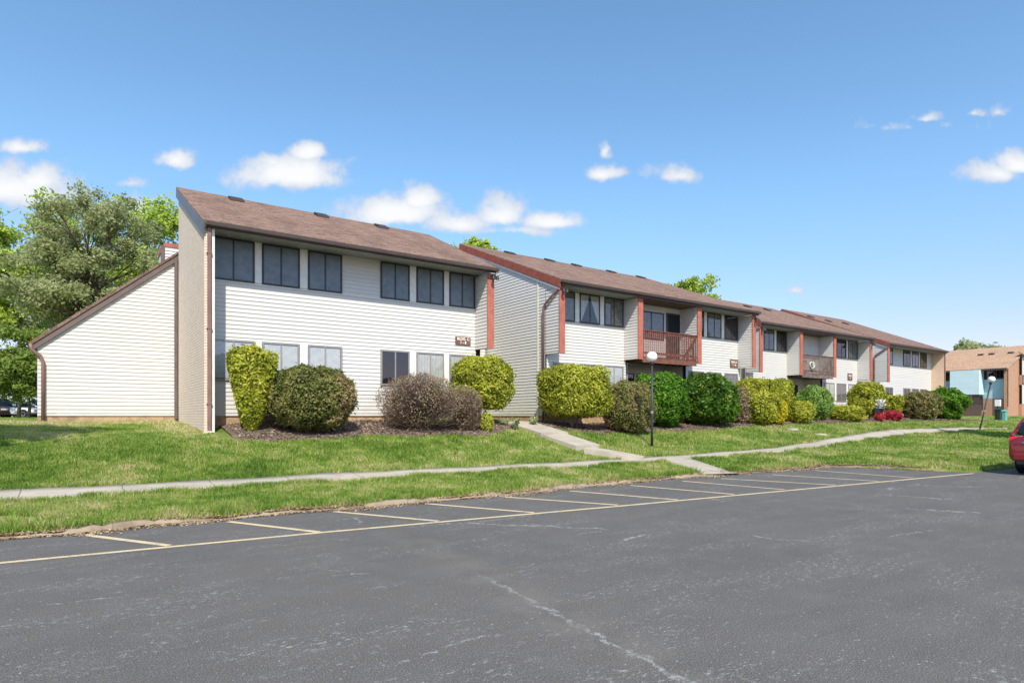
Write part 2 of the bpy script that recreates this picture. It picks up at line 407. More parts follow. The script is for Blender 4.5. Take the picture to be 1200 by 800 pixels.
M['rim'] = plain('alloy_rim', (.45, .45, .46), .3, .5, metal=.8, var=.05)
M['lens_red'] = plain('red_tail_lens', (.55, .015, .02), .12, .6, var=.05)
M['green_box'] = plain('dark_green_utility_metal', (.012, .04, .03), .5, .4, var=.1)
M['teal_box'] = plain('faded_teal_utility_metal', (.16, .42, .36), .5, .4, var=.1)
M['chrome'] = plain('chrome', (.7, .7, .7), .12, .5, metal=1, var=.02)
def m_car(name, col):
    m, t, b = mat(name, .28, .5, .25); b.inputs['Base Color'].default_value = (*col, 1)
    b.inputs['Coat Weight'].default_value = 1; b.inputs['Coat Roughness'].default_value = .04
    return m
M['car_red'] = m_car('dark_red_car_paint', (.22, .012, .018)); M['car_white'] = m_car('white_car_paint', (.75, .76, .77))
M['car_blue'] = m_car('blue_grey_car_paint', (.17, .22, .28)); M['car_maroon'] = m_car('maroon_car_paint', (.05, .012, .018))
# foliage
M['lf_yellow'] = m_leaf('golden_privet_leaves', [(.1, (.12, .16, .015)), (.42, (.34, .37, .035)), (.8, (.56, .56, .07)), (.95, (.70, .67, .15))])
M['lf_gold'] = m_leaf('gold_leaves', [(.1, (.30, .28, .015)), (.5, (.58, .50, .02)), (.9, (.70, .62, .05))])
M['lf_olive'] = m_leaf('olive_brown_leaves', [(.1, (.07, .085, .025)), (.35, (.18, .20, .05)), (.58, (.29, .27, .09)), (.8, (.36, .23, .13)), (.97, (.46, .30, .19))])
M['lf_brown'] = m_leaf('thin_purple_brown_leaves', [(.1, (.12, .09, .05)), (.35, (.26, .185, .12)), (.6, (.39, .29, .19)), (.8, (.27, .28, .10)), (.95, (.40, .38, .16))])
M['lf_bright'] = m_leaf('bright_green_leaves', [(.1, (.03, .09, .008)), (.45, (.09, .22, .015)), (.8, (.19, .36, .03)), (.95, (.32, .46, .06))])
M['lf_laurel'] = m_leaf('spotted_laurel_leaves', [(.1, (.025, .065, .01)), (.45, (.07, .16, .015)), (.75, (.15, .25, .03)), (.93, (.42, .42, .06))], rough=.35)
M['lf_lime'] = m_leaf('pale_green_leaves', [(.1, (.07, .14, .02)), (.5, (.20, .34, .06)), (.9, (.38, .50, .14))])
M['lf_azalea'] = m_leaf('red_azalea_flowers', [(.1, (.20, .03, .03)), (.4, (.46, .03, .05)), (.75, (.62, .08, .11)), (.9, (.15, .22, .04))])
M['lf_tree_olive'] = m_leaf('grey_olive_tree_leaves', [(.1, (.26, .30, .12)), (.5, (.42, .46, .21)), (.9, (.56, .58, .32))], .6)
M['lf_tree_lime'] = m_leaf('spring_green_tree_leaves', [(.1, (.20, .30, .03)), (.5, (.42, .54, .08)), (.9, (.62, .70, .16))], .45)
M['lf_tree_dark'] = m_leaf('dark_tree_leaves', [(.1, (.13, .20, .04)), (.5, (.27, .37, .08)), (.9, (.44, .54, .14))], .6)
M['lf_weed'] = m_leaf('pale_weed_leaves', [(.1, (.22, .28, .12)), (.5, (.42, .50, .26)), (.9, (.62, .66, .42))], .5)
M['lf_litter'] = m_leaf('dry_leaf_litter', [(.1, (.16, .10, .05)), (.5, (.36, .26, .15)), (.9, (.58, .46, .30))], .1)
M['bark'] = plain('grey_bark', (.17, .135, .105), .9, .1, var=.25, scale=8, bump=.5)
M['twig'] = plain('brown_twigs', (.20, .145, .11), .9, .1, var=.2, scale=10)
def m_grass():
    m = bpy.data.materials.new('grass_blades'); m.use_nodes = True; t = NT(m.node_tree); m.node_tree.nodes.clear()
    r = t.n('ShaderNodeAttribute', attribute_name='rnd').outputs['Fac']; p = pos(t)
    n = t.m('ADD', t.m('MULTIPLY', t.noise(.55, 5, .6, p), .6), t.m('MULTIPLY', t.noise(2.6, 4, .6, p), .4))
    f = t.m('ADD', t.m('MULTIPLY', r, .40), t.m('MULTIPLY', t.ss(n, .33, .68), .60))
    c = t.ramp(f, [(.05, (.075, .155, .02)), (.28, (.15, .265, .035)), (.48, (.26, .37, .06)), (.66, (.42, .45, .13)), (.88, (.62, .54, .29))])
    d = t.n('ShaderNodeBsdfPrincipled', {'Base Color': c, 'Roughness': .6, 'Specular IOR Level': .25})
    tr = t.n('ShaderNodeBsdfTranslucent', {'Color': c})
    mx = t.n('ShaderNodeMixShader', {0: .4, 1: d.outputs[0], 2: tr.outputs[0]})
    t.n('ShaderNodeOutputMaterial', {'Surface': mx.outputs[0]})
    return m
M['grass'] = m_grass()

# ------------------------------------------------------------------ terrain
edge_px = [(0, 632), (94, 625), (169, 616), (265, 609), (337, 601), (400, 597), (501, 588), (602, 579), (680, 571), (737, 565), (800, 560), (850, 556), (911, 552), (969, 547.5)]
edge_pts = [at_z(a, b, 0) for a, b in edge_px]
EU = [-80]+[p[0] for p in edge_pts]+[20.0, 20.35, 20.8, 24, 160]
EV = [11.2]+[p[1] for p in edge_pts]+[8.9, 7.5, 6.75, 6.6, 6.6]
def v_edge(u): return np.interp(u, EU, EV)
ZS = ([-80, 12, 17, 21, 28, 34, 43, 60, 85], [.20, .22, .30, .36, .50, .58, .72, .95, 1.5])
ZB = ([-80, 0, 3, 8, 11, 13, 15, 17, 22, 27, 33, 40, 50, 60, 75], [1.05, 1.05, 1.05, 1.06, 1.12, 1.20, 1.10, 1.0, 1.08, 1.22, 1.29, 1.30, 1.24, 1.15, 1.5])
ZW = ([-80, 1, 2.5, 4, 11, 13, 15, 17, 22, 30, 40, 60, 80], [1.25, 1.2, 1.2, 1.42, 1.45, 1.5, 1.32, 1.28, 1.33, 1.38, 1.38, 1.3, 1.6])
ZR = ([-80, 2.7, 4, 50, 62, 80], [1.40, 1.42, 1.48, 1.5, 1.35, 1.6])
def terr_raw(u, v):
    ve = v_edge(u); zs = np.interp(u, *ZS); zb = np.interp(u, *ZB); zw = np.interp(u, *ZW); zr = np.interp(u, *ZR)
    ks = [(ve, .035+0*zs), (ve+.35, .10+0*zs), (ve+.7, .13+.1*(zs-.2)), (np.maximum(ve+1.0, 12.4), zs), (13.9+0*ve, zs+.03), (17+0*ve, zb), (19+0*ve, zw), (23+0*ve, zr), (400+0*ve, zr)]
    z = np.full_like(u, 0.) + ks[0][1]
    for (a, za), (b, zb2) in zip(ks[:-1], ks[1:]):
        f = np.clip((v-a)/np.maximum(b-a, .01), 0, 1); z = np.where(v > a, za*(1-f)+zb2*f, z)
    return z
def terr(u, v):
    u = np.asarray(u, float); v = np.asarray(v, float); z = 0; w = 0
    for du in (-.6, 0, .6):
        for dv in (-.5, -.25, 0, .25, .5):
            z = z+terr_raw(u+du, v+dv*np.clip((v-v_edge(u))/.6, 0, 1)); w += 1
    z = z/w
    z = z+.018*np.sin(u*1.7+v*.9)*np.sin(v*2.1-u*.6)*np.clip((v-v_edge(u))/1.5, 0, 1)
    return np.maximum(z, .02)
def tz(u, v): return float(terr(np.array([u]), np.array([v]))[0])

def struct(o, kind='structure'): o['kind'] = kind; return o
def grid_mesh(name, U, V, zf, m, skirt=None):
    nu, nv = U.shape; Z = zf(U, V); co = np.stack([U, V, Z], -1).reshape(-1, 3)
    idx = np.arange(nu*nv).reshape(nu, nv)
    q = np.stack([idx[:-1, :-1], idx[1:, :-1], idx[1:, 1:], idx[:-1, 1:]], -1).reshape(-1, 4)
    me = bpy.data.meshes.new(name); me.from_pydata(co.tolist(), [], q.tolist()); me.update()
    for p in me.polygons: p.use_smooth = True
    me.materials.append(m); o = bpy.data.objects.new(name, me); C.objects.link(o)
    return o
# lawn sheet from the kerb back
us = np.concatenate([np.arange(-80, -8, 4.), np.arange(-8, 19, .3), np.arange(19, 22, .1), np.arange(22, 64, .4), np.arange(64, 165, 5.)])
ts = np.concatenate([[-.001, 0], np.linspace(.02, 1, 60)**1.0])
Ug = np.repeat(us[:, None], 92, 1)
ve = v_edge(us)
Vg = np.zeros_like(Ug)
for i, u in enumerate(us):
    near = np.linspace(ve[i], 25, 80); far = np.array([26, 28, 31, 35, 40, 48, 60, 75, 95, 120, 160.])
    Vg[i] = np.concatenate([[ve[i]-.004], near, far])
def lawnz(U, V):
    Z = terr(U, V)-.02; Z[:, 0] = -.05; return Z
lawn = struct(grid_mesh('lawn', Ug, Vg, lawnz, M['lawn']))
o = MB(); o.face([(-900, -900, -.04), (1500, -900, -.04), (1500, -60, -.04), (-900, -60, -.04)])
o.face([(-900, 150, 1.35), (1500, 150, 1.35), (1500, 2500, 1.35), (-900, 2500, 1.35)])
o.face([(160, -60, 1.3), (1500, -60, 1.3), (1500, 150, 1.3), (160, 150, 1.3)]); o.face([(-900, -60, 1.3), (-80, -60, 1.3), (-80, 150, 1.3), (-900, 150, 1.3)])
struct(o.build('ground', M['far_ground']))
o = MB(); o.face([(-80, -60, 0), (160, -60, 0), (160, 12, 0), (-80, 12, 0)]); struct(o.build('parking_lot', M['asphalt']))

# painted lines
def strip(name, p, q, w, z, m):
    p = Vector((*p, 0)); q = Vector((*q, 0)); d = (q-p).normalized(); n = Vector((-d.y, d.x, 0))*w/2; mb = MB(); L = (q-p).length; k = max(1, int(L/.5))
    for i in range(k):
        a = p+(q-p)*i/k; b = p+(q-p)*(i+1)/k
        mb.face([(a-n)[:2]+(z,), (b-n)[:2]+(z,), (b+n)[:2]+(z,), (a+n)[:2]+(z,)])
    return mb.build(name, m)
ly = [at_z(*p, 0) for p in ((0, 659.5), (380, 623.5), (735, 592), (1141, 554.5))]
mb = MB(); la = at_z(-700, 719, 0)
for p, q in zip([la]+ly[:-1], ly):
    p = Vector((*p, 0)); q = Vector((*q, 0)); d = (q-p).normalized(); n = Vector((-d.y, d.x, 0))*.05
    mb.face([(*(p-n)[:2], .004), (*(q-n)[:2], .004), (*(q+n)[:2], .004), (*(p+n)[:2], .004)])
struct(mb.build('painted_line', M['paint']))
hatch = [((95, 626), (205, 640)), ((268, 611), (380, 624)), ((390, 599), (520, 611)), ((500, 590), (632, 601)), ((590, 582), (730, 592)),
         ((668, 575), (800, 586)), ((738, 568.5), (866, 579.5)), ((800, 563.5), (925, 574)), ((845, 560.5), (985, 568.5)), ((905, 556), (1035, 564)), ((955, 551), (1075, 560))]
hb = MB()
for (a, b) in hatch:
    p = Vector((*at_z(*a, 0), 0)); q = Vector((*at_z(*b, 0), 0)); d = (q-p).normalized(); n = Vector((-d.y, d.x, 0))*.05
    q = q-d*.10
    hb = MB(); hb.face([(*(p-n)[:2], .004), (*(q-n)[:2], .004), (*(q+n)[:2], .004), (*(p+n)[:2], .004)])
    struct(hb.build('painted_line', M['paint']))

# kerb: low, broken, half buried
kb = MB(); ku = np.arange(-14, 14.9, .09)
kz = .045+.035*np.sin(ku*2.3)*np.sin(ku*.83+1)+RNG.normal(0, .012, len(ku)); kw = RNG.normal(0, .014, len(ku))
ring = []
for u, z, w in zip(ku, kz, kw):
    v = float(v_edge(u)); z = max(.02, z)
    ring.append([(u, v-.04+w, -.02), (u, v-.03+w, z), (u, v+.07+w, z+.012), (u, v+.08, -.02)])
for a, b in zip(ring[:-1], ring[1:]):
    for i in range(3): kb.face([a[i], b[i], b[i+1], a[i+1]])
struct(kb.build('kerb', M['kerb'], smooth=True))

# bare earth between kerb and grass
su = np.arange(-14, 20.2, .12); wob = .22+.10*np.sin(su*1.7)+.07*np.sin(su*4.3+1)+RNG.normal(0, .02, len(su)); n_ = 6
SU = np.repeat(su[:, None], n_, 1); SV = v_edge(su)[:, None]-.06+(wob[:, None]+.06)*np.linspace(0, 1, n_)[None, :]
def soilz(a, b):
    z = np.where(b > v_edge(a), terr(a, b)+.004, .006); z[:, -1] -= .04; return z
M['soil'] = m_ground('bare_soil', [(.32, (.12, .09, .06)), (.48, (.21, .16, .105)), (.60, (.31, .25, .17)), (.7, (.17, .18, .07))], 3, 45, 1.0)
struct(grid_mesh('soil_verge', SU, SV, soilz, M['soil']))
# sidewalks draped on the ground
def path_strip(name, pts, w, m, dz=.012, thick=.1, step=.3):
    P = [Vector((*p, 0)) for p in pts]; S = [P[0]]
    for a, b in zip(P[:-1], P[1:]):
        k = max(1, int((b-a).length/step)); S += [a+(b-a)*(i+1)/k for i in range(k)]
    for _ in range(6): S = [S[0]]+[(S[i-1]+S[i]*2+S[i+1])/4 for i in range(1, len(S)-1)]+[S[-1]]
    mb = MB(); rows = []
    for i, p in enumerate(S):
        d = (S[min(i+1, len(S)-1)]-S[max(i-1, 0)]).normalized(); n = Vector((-d.y, d.x, 0))
        row = []
        for t in (-1, -.5, 0, .5, 1):
            q = p+n*w/2*t; row.append((q.x, q.y, tz(q.x, q.y)+dz))
        rows.append([(row[0][0], row[0][1], row[0][2]-thick)]+row+[(row[-1][0], row[-1][1], row[-1][2]-thick)])
    for a, b in zip(rows[:-1], rows[1:]):
        for i in range(6): mb.face([a[i], b[i], b[i+1], a[i+1]])
    return struct(mb.build(name, m, smooth=True)), [(s.x, s.y) for s in S]
SW = [(-40, 13.3), (-1, 13.35), (8, 13.25), (14.2, 12.95), (17, 12.75), (21.3, 12.8), (28.3, 13.8), (34.5, 14.5), (43, 14.2), (50, 13.2), (64, 11.5), (100, 9)]
_, SWS = path_strip('sidewalk', SW, 1.22, M['concrete'])
# apron down to the lot
ap = [at_z(777, 541, .28), at_z(846, 560, .02)]
_, APS = path_strip('kerb_ramp', [(15.0, 12.7), (14.75, 12.0), (14.4, 11.2), (14.1, 10.3)], 1.05, M['concrete'], dz=.02)
# walkway up to the gap between the first two buildings, with low steps
WK = [(14.25, 13.5), (13.7, 14.2), (13.3, 15.0), (13.15, 16.2), (13.1, 17.6), (13.1, 19.2), (13.1, 23.4)]
wk_mb = MB()
segs = [((14.5, 13.45), (13.45, 14.85), .0), ((13.45, 14.85), (13.2, 16.2), .07), ((13.2, 16.2), (13.1, 17.9), .07), ((13.1, 17.9), (13.1, 23.4), .05)]
for (a, b, rise) in segs:
    A = Vector((*a, 0)); B = Vector((*b, 0)); d = (B-A).normalized(); n = Vector((-d.y, d.x, 0))*.62
    za = tz(*a)+.03+rise; zb_ = tz(*b)+.03+(0.02 if rise else 0)
    zb_ = max(zb_, za+.02); lo = .35
    a0, a1, b0, b1 = A-n, A+n, B-n, B+n
    wk_mb.face([(a0.x, a0.y, za), (a1.x, a1.y, za), (b1.x, b1.y, zb_), (b0.x, b0.y, zb_)])
    wk_mb.face([(a0.x, a0.y, za-lo), (a1.x, a1.y, za-lo), (a1.x, a1.y, za), (a0.x, a0.y, za)])
    wk_mb.face([(a0.x, a0.y, za-lo), (b0.x, b0.y, zb_-lo), (b0.x, b0.y, zb_), (a0.x, a0.y, za)])
    wk_mb.face([(a1.x, a1.y, za-lo), (b1.x, b1.y, zb_-lo), (b1.x, b1.y, zb_), (a1.x, a1.y, za)])
    wk_mb.face([(b0.x, b0.y, zb_-lo), (b1.x, b1.y, zb_-lo), (b1.x, b1.y, zb_), (b0.x, b0.y, zb_)])
struct(wk_mb.build('stepped_walkway', m_concrete('walkway_concrete', joint=0), recalc=False))

# mulch beds
def bed_front(u):
    f = 16.72+.16*np.sin(u*1.1)+.1*np.sin(u*2.7+1)
    return np.where(u < 13.2, f, f-.05+.012*np.maximum(0, u-20))
def bed(u0, u1, vb):
    uu = np.arange(u0, u1+.01, .2); n = 10
    U = np.repeat(uu[:, None], n, 1); f0 = bed_front(uu)
    end = np.clip(np.minimum(uu-u0, u1-uu)/.8, 0, 1)**.5
    f0 = vb-(vb-f0)*np.maximum(end, .86)
    V = f0[:, None]+(vb-f0[:, None])*np.linspace(0, 1, n)[None, :]
    def zf(a, b):
        z = terr(a, b)+.03+.02*np.sin(a*5+b*3)*np.sin(b*7); z[:, 0] -= .06; return z
    return struct(grid_mesh('mulch_bed', U, V, zf, M['mulch']))
bed(3.3, 12.35, 19.1); bed(13.8, 29.2, 19.1); bed(29.6, 57, 20.5)

# ------------------------------------------------------------------ siding and building parts
LAP = .12
def siding(mb, poly, axis, at, out, lap=LAP, depth=.0175):
    """convex poly [(s,z)...] on the plane axis=at; out=-1/+1 outward direction along axis"""
    zs = [p[1] for p in poly]; z0, z1 = min(zs), max(zs); n = len(poly)
    def span(z):
        xs = []
        for i in range(n):
            (a, za), (b, zb) = poly[i], poly[(i+1) % n]
            if abs(za-zb) < 1e-9:
                if abs(z-za) < 1e-6: xs += [a, b]
            elif min(za, zb)-1e-7 <= z <= max(za, zb)+1e-7: xs.append(a+(b-a)*(z-za)/(zb-za))
        return (min(xs), max(xs)) if xs else None
    def P(s, z, o): return (at+out*o, s, z) if axis == 0 else (s, at+out*o, z)
    cuts = sorted(set([z0, z1]+[round(p[1], 5) for p in poly]+[k*LAP for k in range(int(z0/LAP), int(z1/LAP)+2) if z0 < k*LAP < z1]))
    for a, b in zip(cuts[:-1], cuts[1:]):
        sa, sb = span(a+1e-6), span(b-1e-6)
        if not sa or not sb or b-a < 1e-4: continue
        k = math.floor((a+1e-6)/LAP)*LAP
        oa = depth*(1-(a-k)/LAP); ob = depth*(1-(b-k)/LAP)
        mb.face([P(sa[0], a, oa), P(sa[1], a, oa), P(sb[1], b, ob), P(sb[0], b, ob)])
        if abs(a-k) < 1e-5: mb.face([P(sa[0], a, 0), P(sa[1], a, 0), P(sa[1], a, oa), P(sa[0], a, oa)])
    return mb
def zr(*pts): return [(s, z+E) for s, z in pts]

def window(par, s0, s1, z0, z1, at, axis=1, kind='screen', frame='frame_dark', mull=1, fw_=.05):
    """framed sliding window standing proud of the siding; z relative to eye level"""
    z0 += E; z1 += E
    def B(mb, a, b, za, zb, o0, o1):
        if axis == 1: mb.box((a, at-o0, za), (b, at-o1, zb))
        else: mb.box((at-o0, a, za), (at-o1, b, zb))
    f = MB(); d0, d1 = .0, .06
    B(f, s0, s1, z1-fw_, z1, d0, d1); B(f, s0, s1, z0, z0+fw_, d0, d1)
    B(f, s0, s0+fw_, z0+fw_, z1-fw_, d0, d1); B(f, s1-fw_, s1, z0+fw_, z1-fw_, d0, d1)
    for i in range(mull):
        c = s0+(s1-s0)*(i+1)/(mull+1); B(f, c-.022, c+.022, z0+fw_, z1-fw_, .0, .054)
    fo = f.build('window', M[frame], par)
    i0, i1, j0, j1 = s0+fw_, s1-fw_, z0+fw_, z1-fw_
    if kind == 'screen':
        p = MB(); B(p, i0, i1, j0, j1, .02, .038); p.build('screen', M['screen'], fo)
        return fo
    b = MB(); B(b, i0, i1, j0, j1, .003, .026); b.build('interior', M['dark_in'], fo)
    if kind in ('blind',):
        p = MB(); z = j0+.02
        while z < j1-.02:
            def Q(s, zq, o): return (s, at-o, zq) if axis == 1 else (at-o, s, zq)
            p.face([Q(i0+.01, z, .038), Q(i1-.01, z, .038), Q(i1-.01, z+.03, .029), Q(i0+.01, z+.03, .029)]); z += .034
        p.build('blind', M['blind'], fo)
    if kind in ('curtain', 'greycurtain', 'swag'):
        p = MB(); n = 44; w = i1-i0
        for k in range(n):
            a, b_ = i0+w*k/n, i0+w*(k+1)/n
            oa, ob = .033+.005*math.sin(k*1.3), .033+.005*math.sin((k+1)*1.3)
            ta = tb = j0
            if kind == 'swag':
                def low(x):
                    q = abs((x-i0)/w-.5)*2; return j1-(j1-j0)*min(1, max(0, (q-.08)/.85))**.8
                ta, tb = low(a), low(b_)
            def Q(s, zq, o): return (s, at-o, zq) if axis == 1 else (at-o, s, zq)
            p.face([Q(a, ta, oa), Q(b_, tb, ob), Q(b_, j1, ob), Q(a, j1, oa)])
        p.build('curtain', M['curtain_grey' if kind == 'greycurtain' else 'curtain'], fo)
    g = MB(); y_ = at-.046
    g.face([(i0, y_, j0), (i1, y_, j0), (i1, y_, j1), (i0, y_, j1)] if axis == 1 else [(y_, i1, j0), (y_, i0, j0), (y_, i0, j1), (y_, i1, j1)])
    g.build('pane', M['glass' if kind != 'dark' else 'glass_dark'], fo, recalc=False)
    return fo

def door(par, s0, s1, z0, z1, at, kind='dark'):
    f = MB(); z0 += E; z1 += E
    f.box((s0, at, z0), (s0+.07, at-.07, z1)).box((s1-.07, at, z0), (s1, at-.07, z1)).box((s0+.07, at, z1-.07), (s1-.07, at-.07, z1))
    d = f.build('door', M['frame_dark'], par)
    p = MB(); p.box((s0+.07, at-.02, z0), (s1-.07, at-.045, z1-.07)); p.build('door_panel', M['dark_in'], d)
    h = MB(); h.box((s0+.12, at-.045, z0+1.0), (s0+.16, at-.09, z0+1.1)); h.build('handle', M['rim'], d)

def roof_slab(par, u0, u1, ve_, ze, vr, zrg, mat_='shingle', th=.14, vents=(), name='roof'):
    """front slope from the eave (ve_,ze) to the ridge (vr,zrg), heights relative to eye level"""
    ze += E; zrg += E; mb = MB(); n = 14; L = math.hypot(vr-ve_, zrg-ze); nx, nz = -(zrg-ze)/L, (vr-ve_)/L
    mb.prism([(ve_, ze), (vr, zrg), (vr, zrg-th), (ve_, ze-th*.75)], 0, u0, u1)
    r = mb.build(name, M[mat_], par)
    for (px, py) in vents:
        # find the place on the slope seen at that pixel
        best = None
        for i in range(200):
            v = ve_+(vr-ve_)*i/199; z = ze+(zrg-ze)*i/199; u = rr(px, v); y = HZ-(z-E)/fwd(u, v)*F
            if best is None or abs(y-(py+1.5)) < best[0]: best = (abs(y-(py+1.5)), u, v, z)
        _, u, v, z = best; v = min(v, vr-.55); z = ze+(zrg-ze)*(v-ve_)/(vr-ve_)
        vb = MB(); s = (zrg-ze)/(vr-ve_)
        vb.prism([(v-.22, z-.22*s+.015), (v-.19, z-.19*s+.085), (v+.19, z+.19*s+.085), (v+.22, z+.22*s+.015)], 0, u-.22, u+.22)
        vb.build('roof_vent', M['dark_vent'], r)
    return r

def ribbed_soffit(mb, u0, u1, v0, v1, z, step=.1):
    u = u0
    while u < u1:
        e = min(u+step, u1); mb.box((u+.006, v0, z), (e-.006, v1, z+.02)); u = e
    mb.box((u0, v0, z+.012), (u1, v1, z+.03)); return mb

def gutter(par, u0, u1, v, z):
    g = MB(); prof = [(v-.12, z+.11), (v-.11, z+.02), (v-.07, z), (v, z), (v, z+.12), (v-.012, z+.12), (v-.012, z+.014), (v-.065, z+.014), (v-.1, z+.03), (v-.108, z+.11)]
    n = 10
    g.prism(prof, 0, u0, u1); return g.build('gutter', M['brown_metal'], par)

def fin(par, u, th, v0, v1, z0, z1, post=True, side=True):
    """wing wall clad in siding with a painted end post"""
    m = MB(); m.box((u-th/2+.02, v0+.04, z0+E), (u+th/2-.02, v1, z1+E)).build('wing_wall', M['trim_white'], par)
    s = MB(); siding(s, zr((v0+.03, z0), (v1, z0), (v1, z1), (v0+.03, z1)), 0, u-th/2+.015, -1)
    siding(s, zr((v0+.03, z0), (v1, z0), (v1, z1), (v0+.03, z1)), 0, u+th/2-.015, 1)
    s.build('wing_siding', M['siding'], par, recalc=False)
    if post:
        MB().box((u-th/2-.02, v0, z0+E-.03), (u+th/2+.02, v0+.035, z1+E)).build('corner_post', M['red_trim'], par, bevel=.004)

GRP_B = 'two storey apartment blocks in a row'
GAP_V = 24.3
EAVE = 5.12
def flood(par, u, v, z):
    m = MB(); m.box((u-.06, v-.05, z-.05), (u+.06, v+.0, z+.07)); m.lathe([(.0, .0), (.05, .0), (.07, -.12), (.0, -.12)], (u-.07, v-.1, z)); m.lathe([(.0, .0), (.05, .0), (.07, -.12), (.0, -.12)], (u+.09, v-.1, z))
    m.build('floodlight', M['black_metal'], par)

def three_windows(par, list_, at, z0, z1, kinds, frame):
    for (a, b), k in zip(list_, kinds): window(par, a, b, z0, z1, at, kind=k, frame=frame)

# ---- building one: cream brick end, long white facade
def building_one():
    W = 19.0; u0, u1 = 3.05, 12.0; vr, zrg = 23.1, 7.52
    b = thing('apartment_block', (7.4, 19, 1.2), 'nearest white block with a cream brick end wall and blue grey upper windows', 'building', GRP_B)
    s = MB(); siding(s, zr((u0, 0), (u1-.2, 0), (u1-.2, 5.06), (u0, 5.06)), 1, W, -1); s.build('wall', M['siding'], b, recalc=False)
    MB().box((u0, W+.03, .6), (u1, W+.2, E+.0)).build('foundation', M['foundation'], b)
    MB().box((u0, W+.01, E), (u1, W+.2, E+5.1)).box((u1-.2, W+.2, E-.6), (u1, vr, E+5.1)).build('inner_wall', M['dark_in'], b)
    # right end wall
    s = MB(); siding(s, zr((W+.2, 0), (vr, 0), (vr, 7.4), (W+.2, 5.4)), 0, u1, 1); s.build('end_wall', M['siding'], b, recalc=False)
    # brick end wall with a raking top
    sl = (zrg-EAVE)/(vr-18.05)
    br = MB(); br.prism([(18.12, .7), (vr, .9), (vr, E+zrg-.16), (18.12, E+EAVE-.12)], 0, 2.80, 3.05); br.build('brick_wall', M['brick_cream'], b)
    rk = MB(); rk.prism([(17.98, E+EAVE-.02), (vr+.05, E+zrg+.02), (vr+.05, E+zrg-.30), (18.06, E+EAVE-.30)], 0, 2.73, 2.797)
    rk.build('rake_board', M['rake_grey'], b)
    rf = roof_slab(b, 2.74, 12.08, 18.0, EAVE+.05, vr+.06, zrg+.05, vents=((273, 230), (372, 249), (447, 265)))
    # slope behind the ridge
    q = MB(); q.prism([(vr+.06, E+zrg+.05), (vr+.06, E+zrg-.1), (vr+6, E+5.0), (vr+6, E+5.15)], 0, 3.75, 12.08); q.build('rear_roof', M['shingle'], b)
    q = MB(); siding(q, zr((vr, 0), (vr+6, 0), (vr+6, 5.0), (vr, zrg-.1)), 0, u1, 1); q.build('rear_wall', M['siding'], b, recalc=False)
    so_ = MB(); ribbed_soffit(so_, 3.06, 11.98, 18.06, 18.99, E+5.05); so_.build('soffit', M['soffit'], b)
    fa = MB(); fa.box((2.8, 18.01, E+4.98), (12.04, 18.055, E+EAVE+.0)); fa.build('fascia', M['brown_metal'], b)
    gutter(b, 2.82, 12.08, 18.0, E+5.01)
    up = [(3.12, 4.25), (4.46, 5.54), (5.79, 6.85), (8.14, 9.17), (9.43, 10.48), (10.70, 11.74)]
    for w in up: window(b, *w, 3.83, 5.03, W, kind='screen')
    kinds = ['blind', 'blind', 'blind', 'dark', 'curtain', 'curtain']
    for w, k in zip(up, kinds): window(b, *w, 1.0, 2.16, W, kind=k, frame='frame_grey')
    # white trim posts between the windows of each trio
    for a, c in ((4.25, 4.46), (5.54, 5.79), (9.17, 9.43), (10.48, 10.70)):
        for za, zb_ in ((3.85, 5.02), (1.0, 2.14)): MB().box((a+.01, W, E+za), (c-.01, W-.036, E+zb_)).build('window_post', M['trim_white'], b)
    t = MB(); t.box((3.06, W, E+3.79), (11.76, W-.034, E+3.825)); t.build('sill_strip', M['trim_white'], b)
    fin(b, 11.88, .24, 18.12, W, 2.38, 4.97)
    flood(b, 11.95, 18.05, E+4.86)
    # downspout on the brick end's front face
    d = MB(); d.box((2.87, 18.11, 1.18), (2.96, 18.03, E+4.98)); ds = d.build('downspout', M['downspout'], b, bevel=.01)
    for z in (1.9, 3.9, 5.9): MB().box((2.85, 18.12, z), (2.98, 18.02, z+.03)).build('strap', M['downspout'], ds)
    MB().box((2.86, 18.12, 1.0), (2.97, 18.0, 1.19)).build('drain_boot', M['white'], ds, bevel=.01)
    MB().box((2.98, 18.11, .9), (3.05, 18.095, E+4.97)).build('end_trim', M['trim_white'], b)
    # left wing: lean-to gable facing the street
    wv = 23.35; a, c = -.92, 2.9; zl, zh = 2.28, 5.35
    s = MB(); siding(s, zr((a, 0), (c, 0), (c, zh-.1), (a, zl-.06)), 1, wv, -1); s.build('wing_gable', M['siding'], b, recalc=False)
    s = MB(); siding(s, zr((wv, 0), (wv+5, 0), (wv+5, zl-.1), (wv, zl-.1)), 0, a, -1); s.build('wing_side', M['siding'], b, recalc=False)
    MB().box((a, wv+.02, .8), (c, wv+5, E)).box((a+.02, wv+.02, E), (c, wv+.05, E+2.2)).build('wing_foundation', M['foundation'], b)
    rk = MB(); rk.prism([(a-.16, E+zl-.12), (c-.0, E+zh+.12), (c, E+zh-.1), (a-.12, E+zl-.34)], 1, wv-.09, wv-.02); rk.build('wing_rake', M['rake_brown'], b)
    rk = MB(); rk.prism([(a-.2, E+zl-.10), (c, E+zh+.18), (c, E+zh+.10), (a-.16, E+zl-.18)], 1, wv-.12, wv+5); rk.build('wing_roof', M['shingle'], b)
    d = MB(); d.tube([(a-.16, wv-.1, E+zl-.14), (a-.14, wv-.1, E+zl-.3), (a+.08, wv-.08, E+zl-.5), (a+.14, wv-.07, E+zl-.7), (a+.14, wv-.07, E-.5)], .05, 8); d.build('wing_downspout', M['downspout'], b, smooth=True)
    MB().box((2.70, wv-.1, E-.1), (2.79, wv-.02, E+5.25)).build('brown_corner_trim', M['rake_brown'], b)
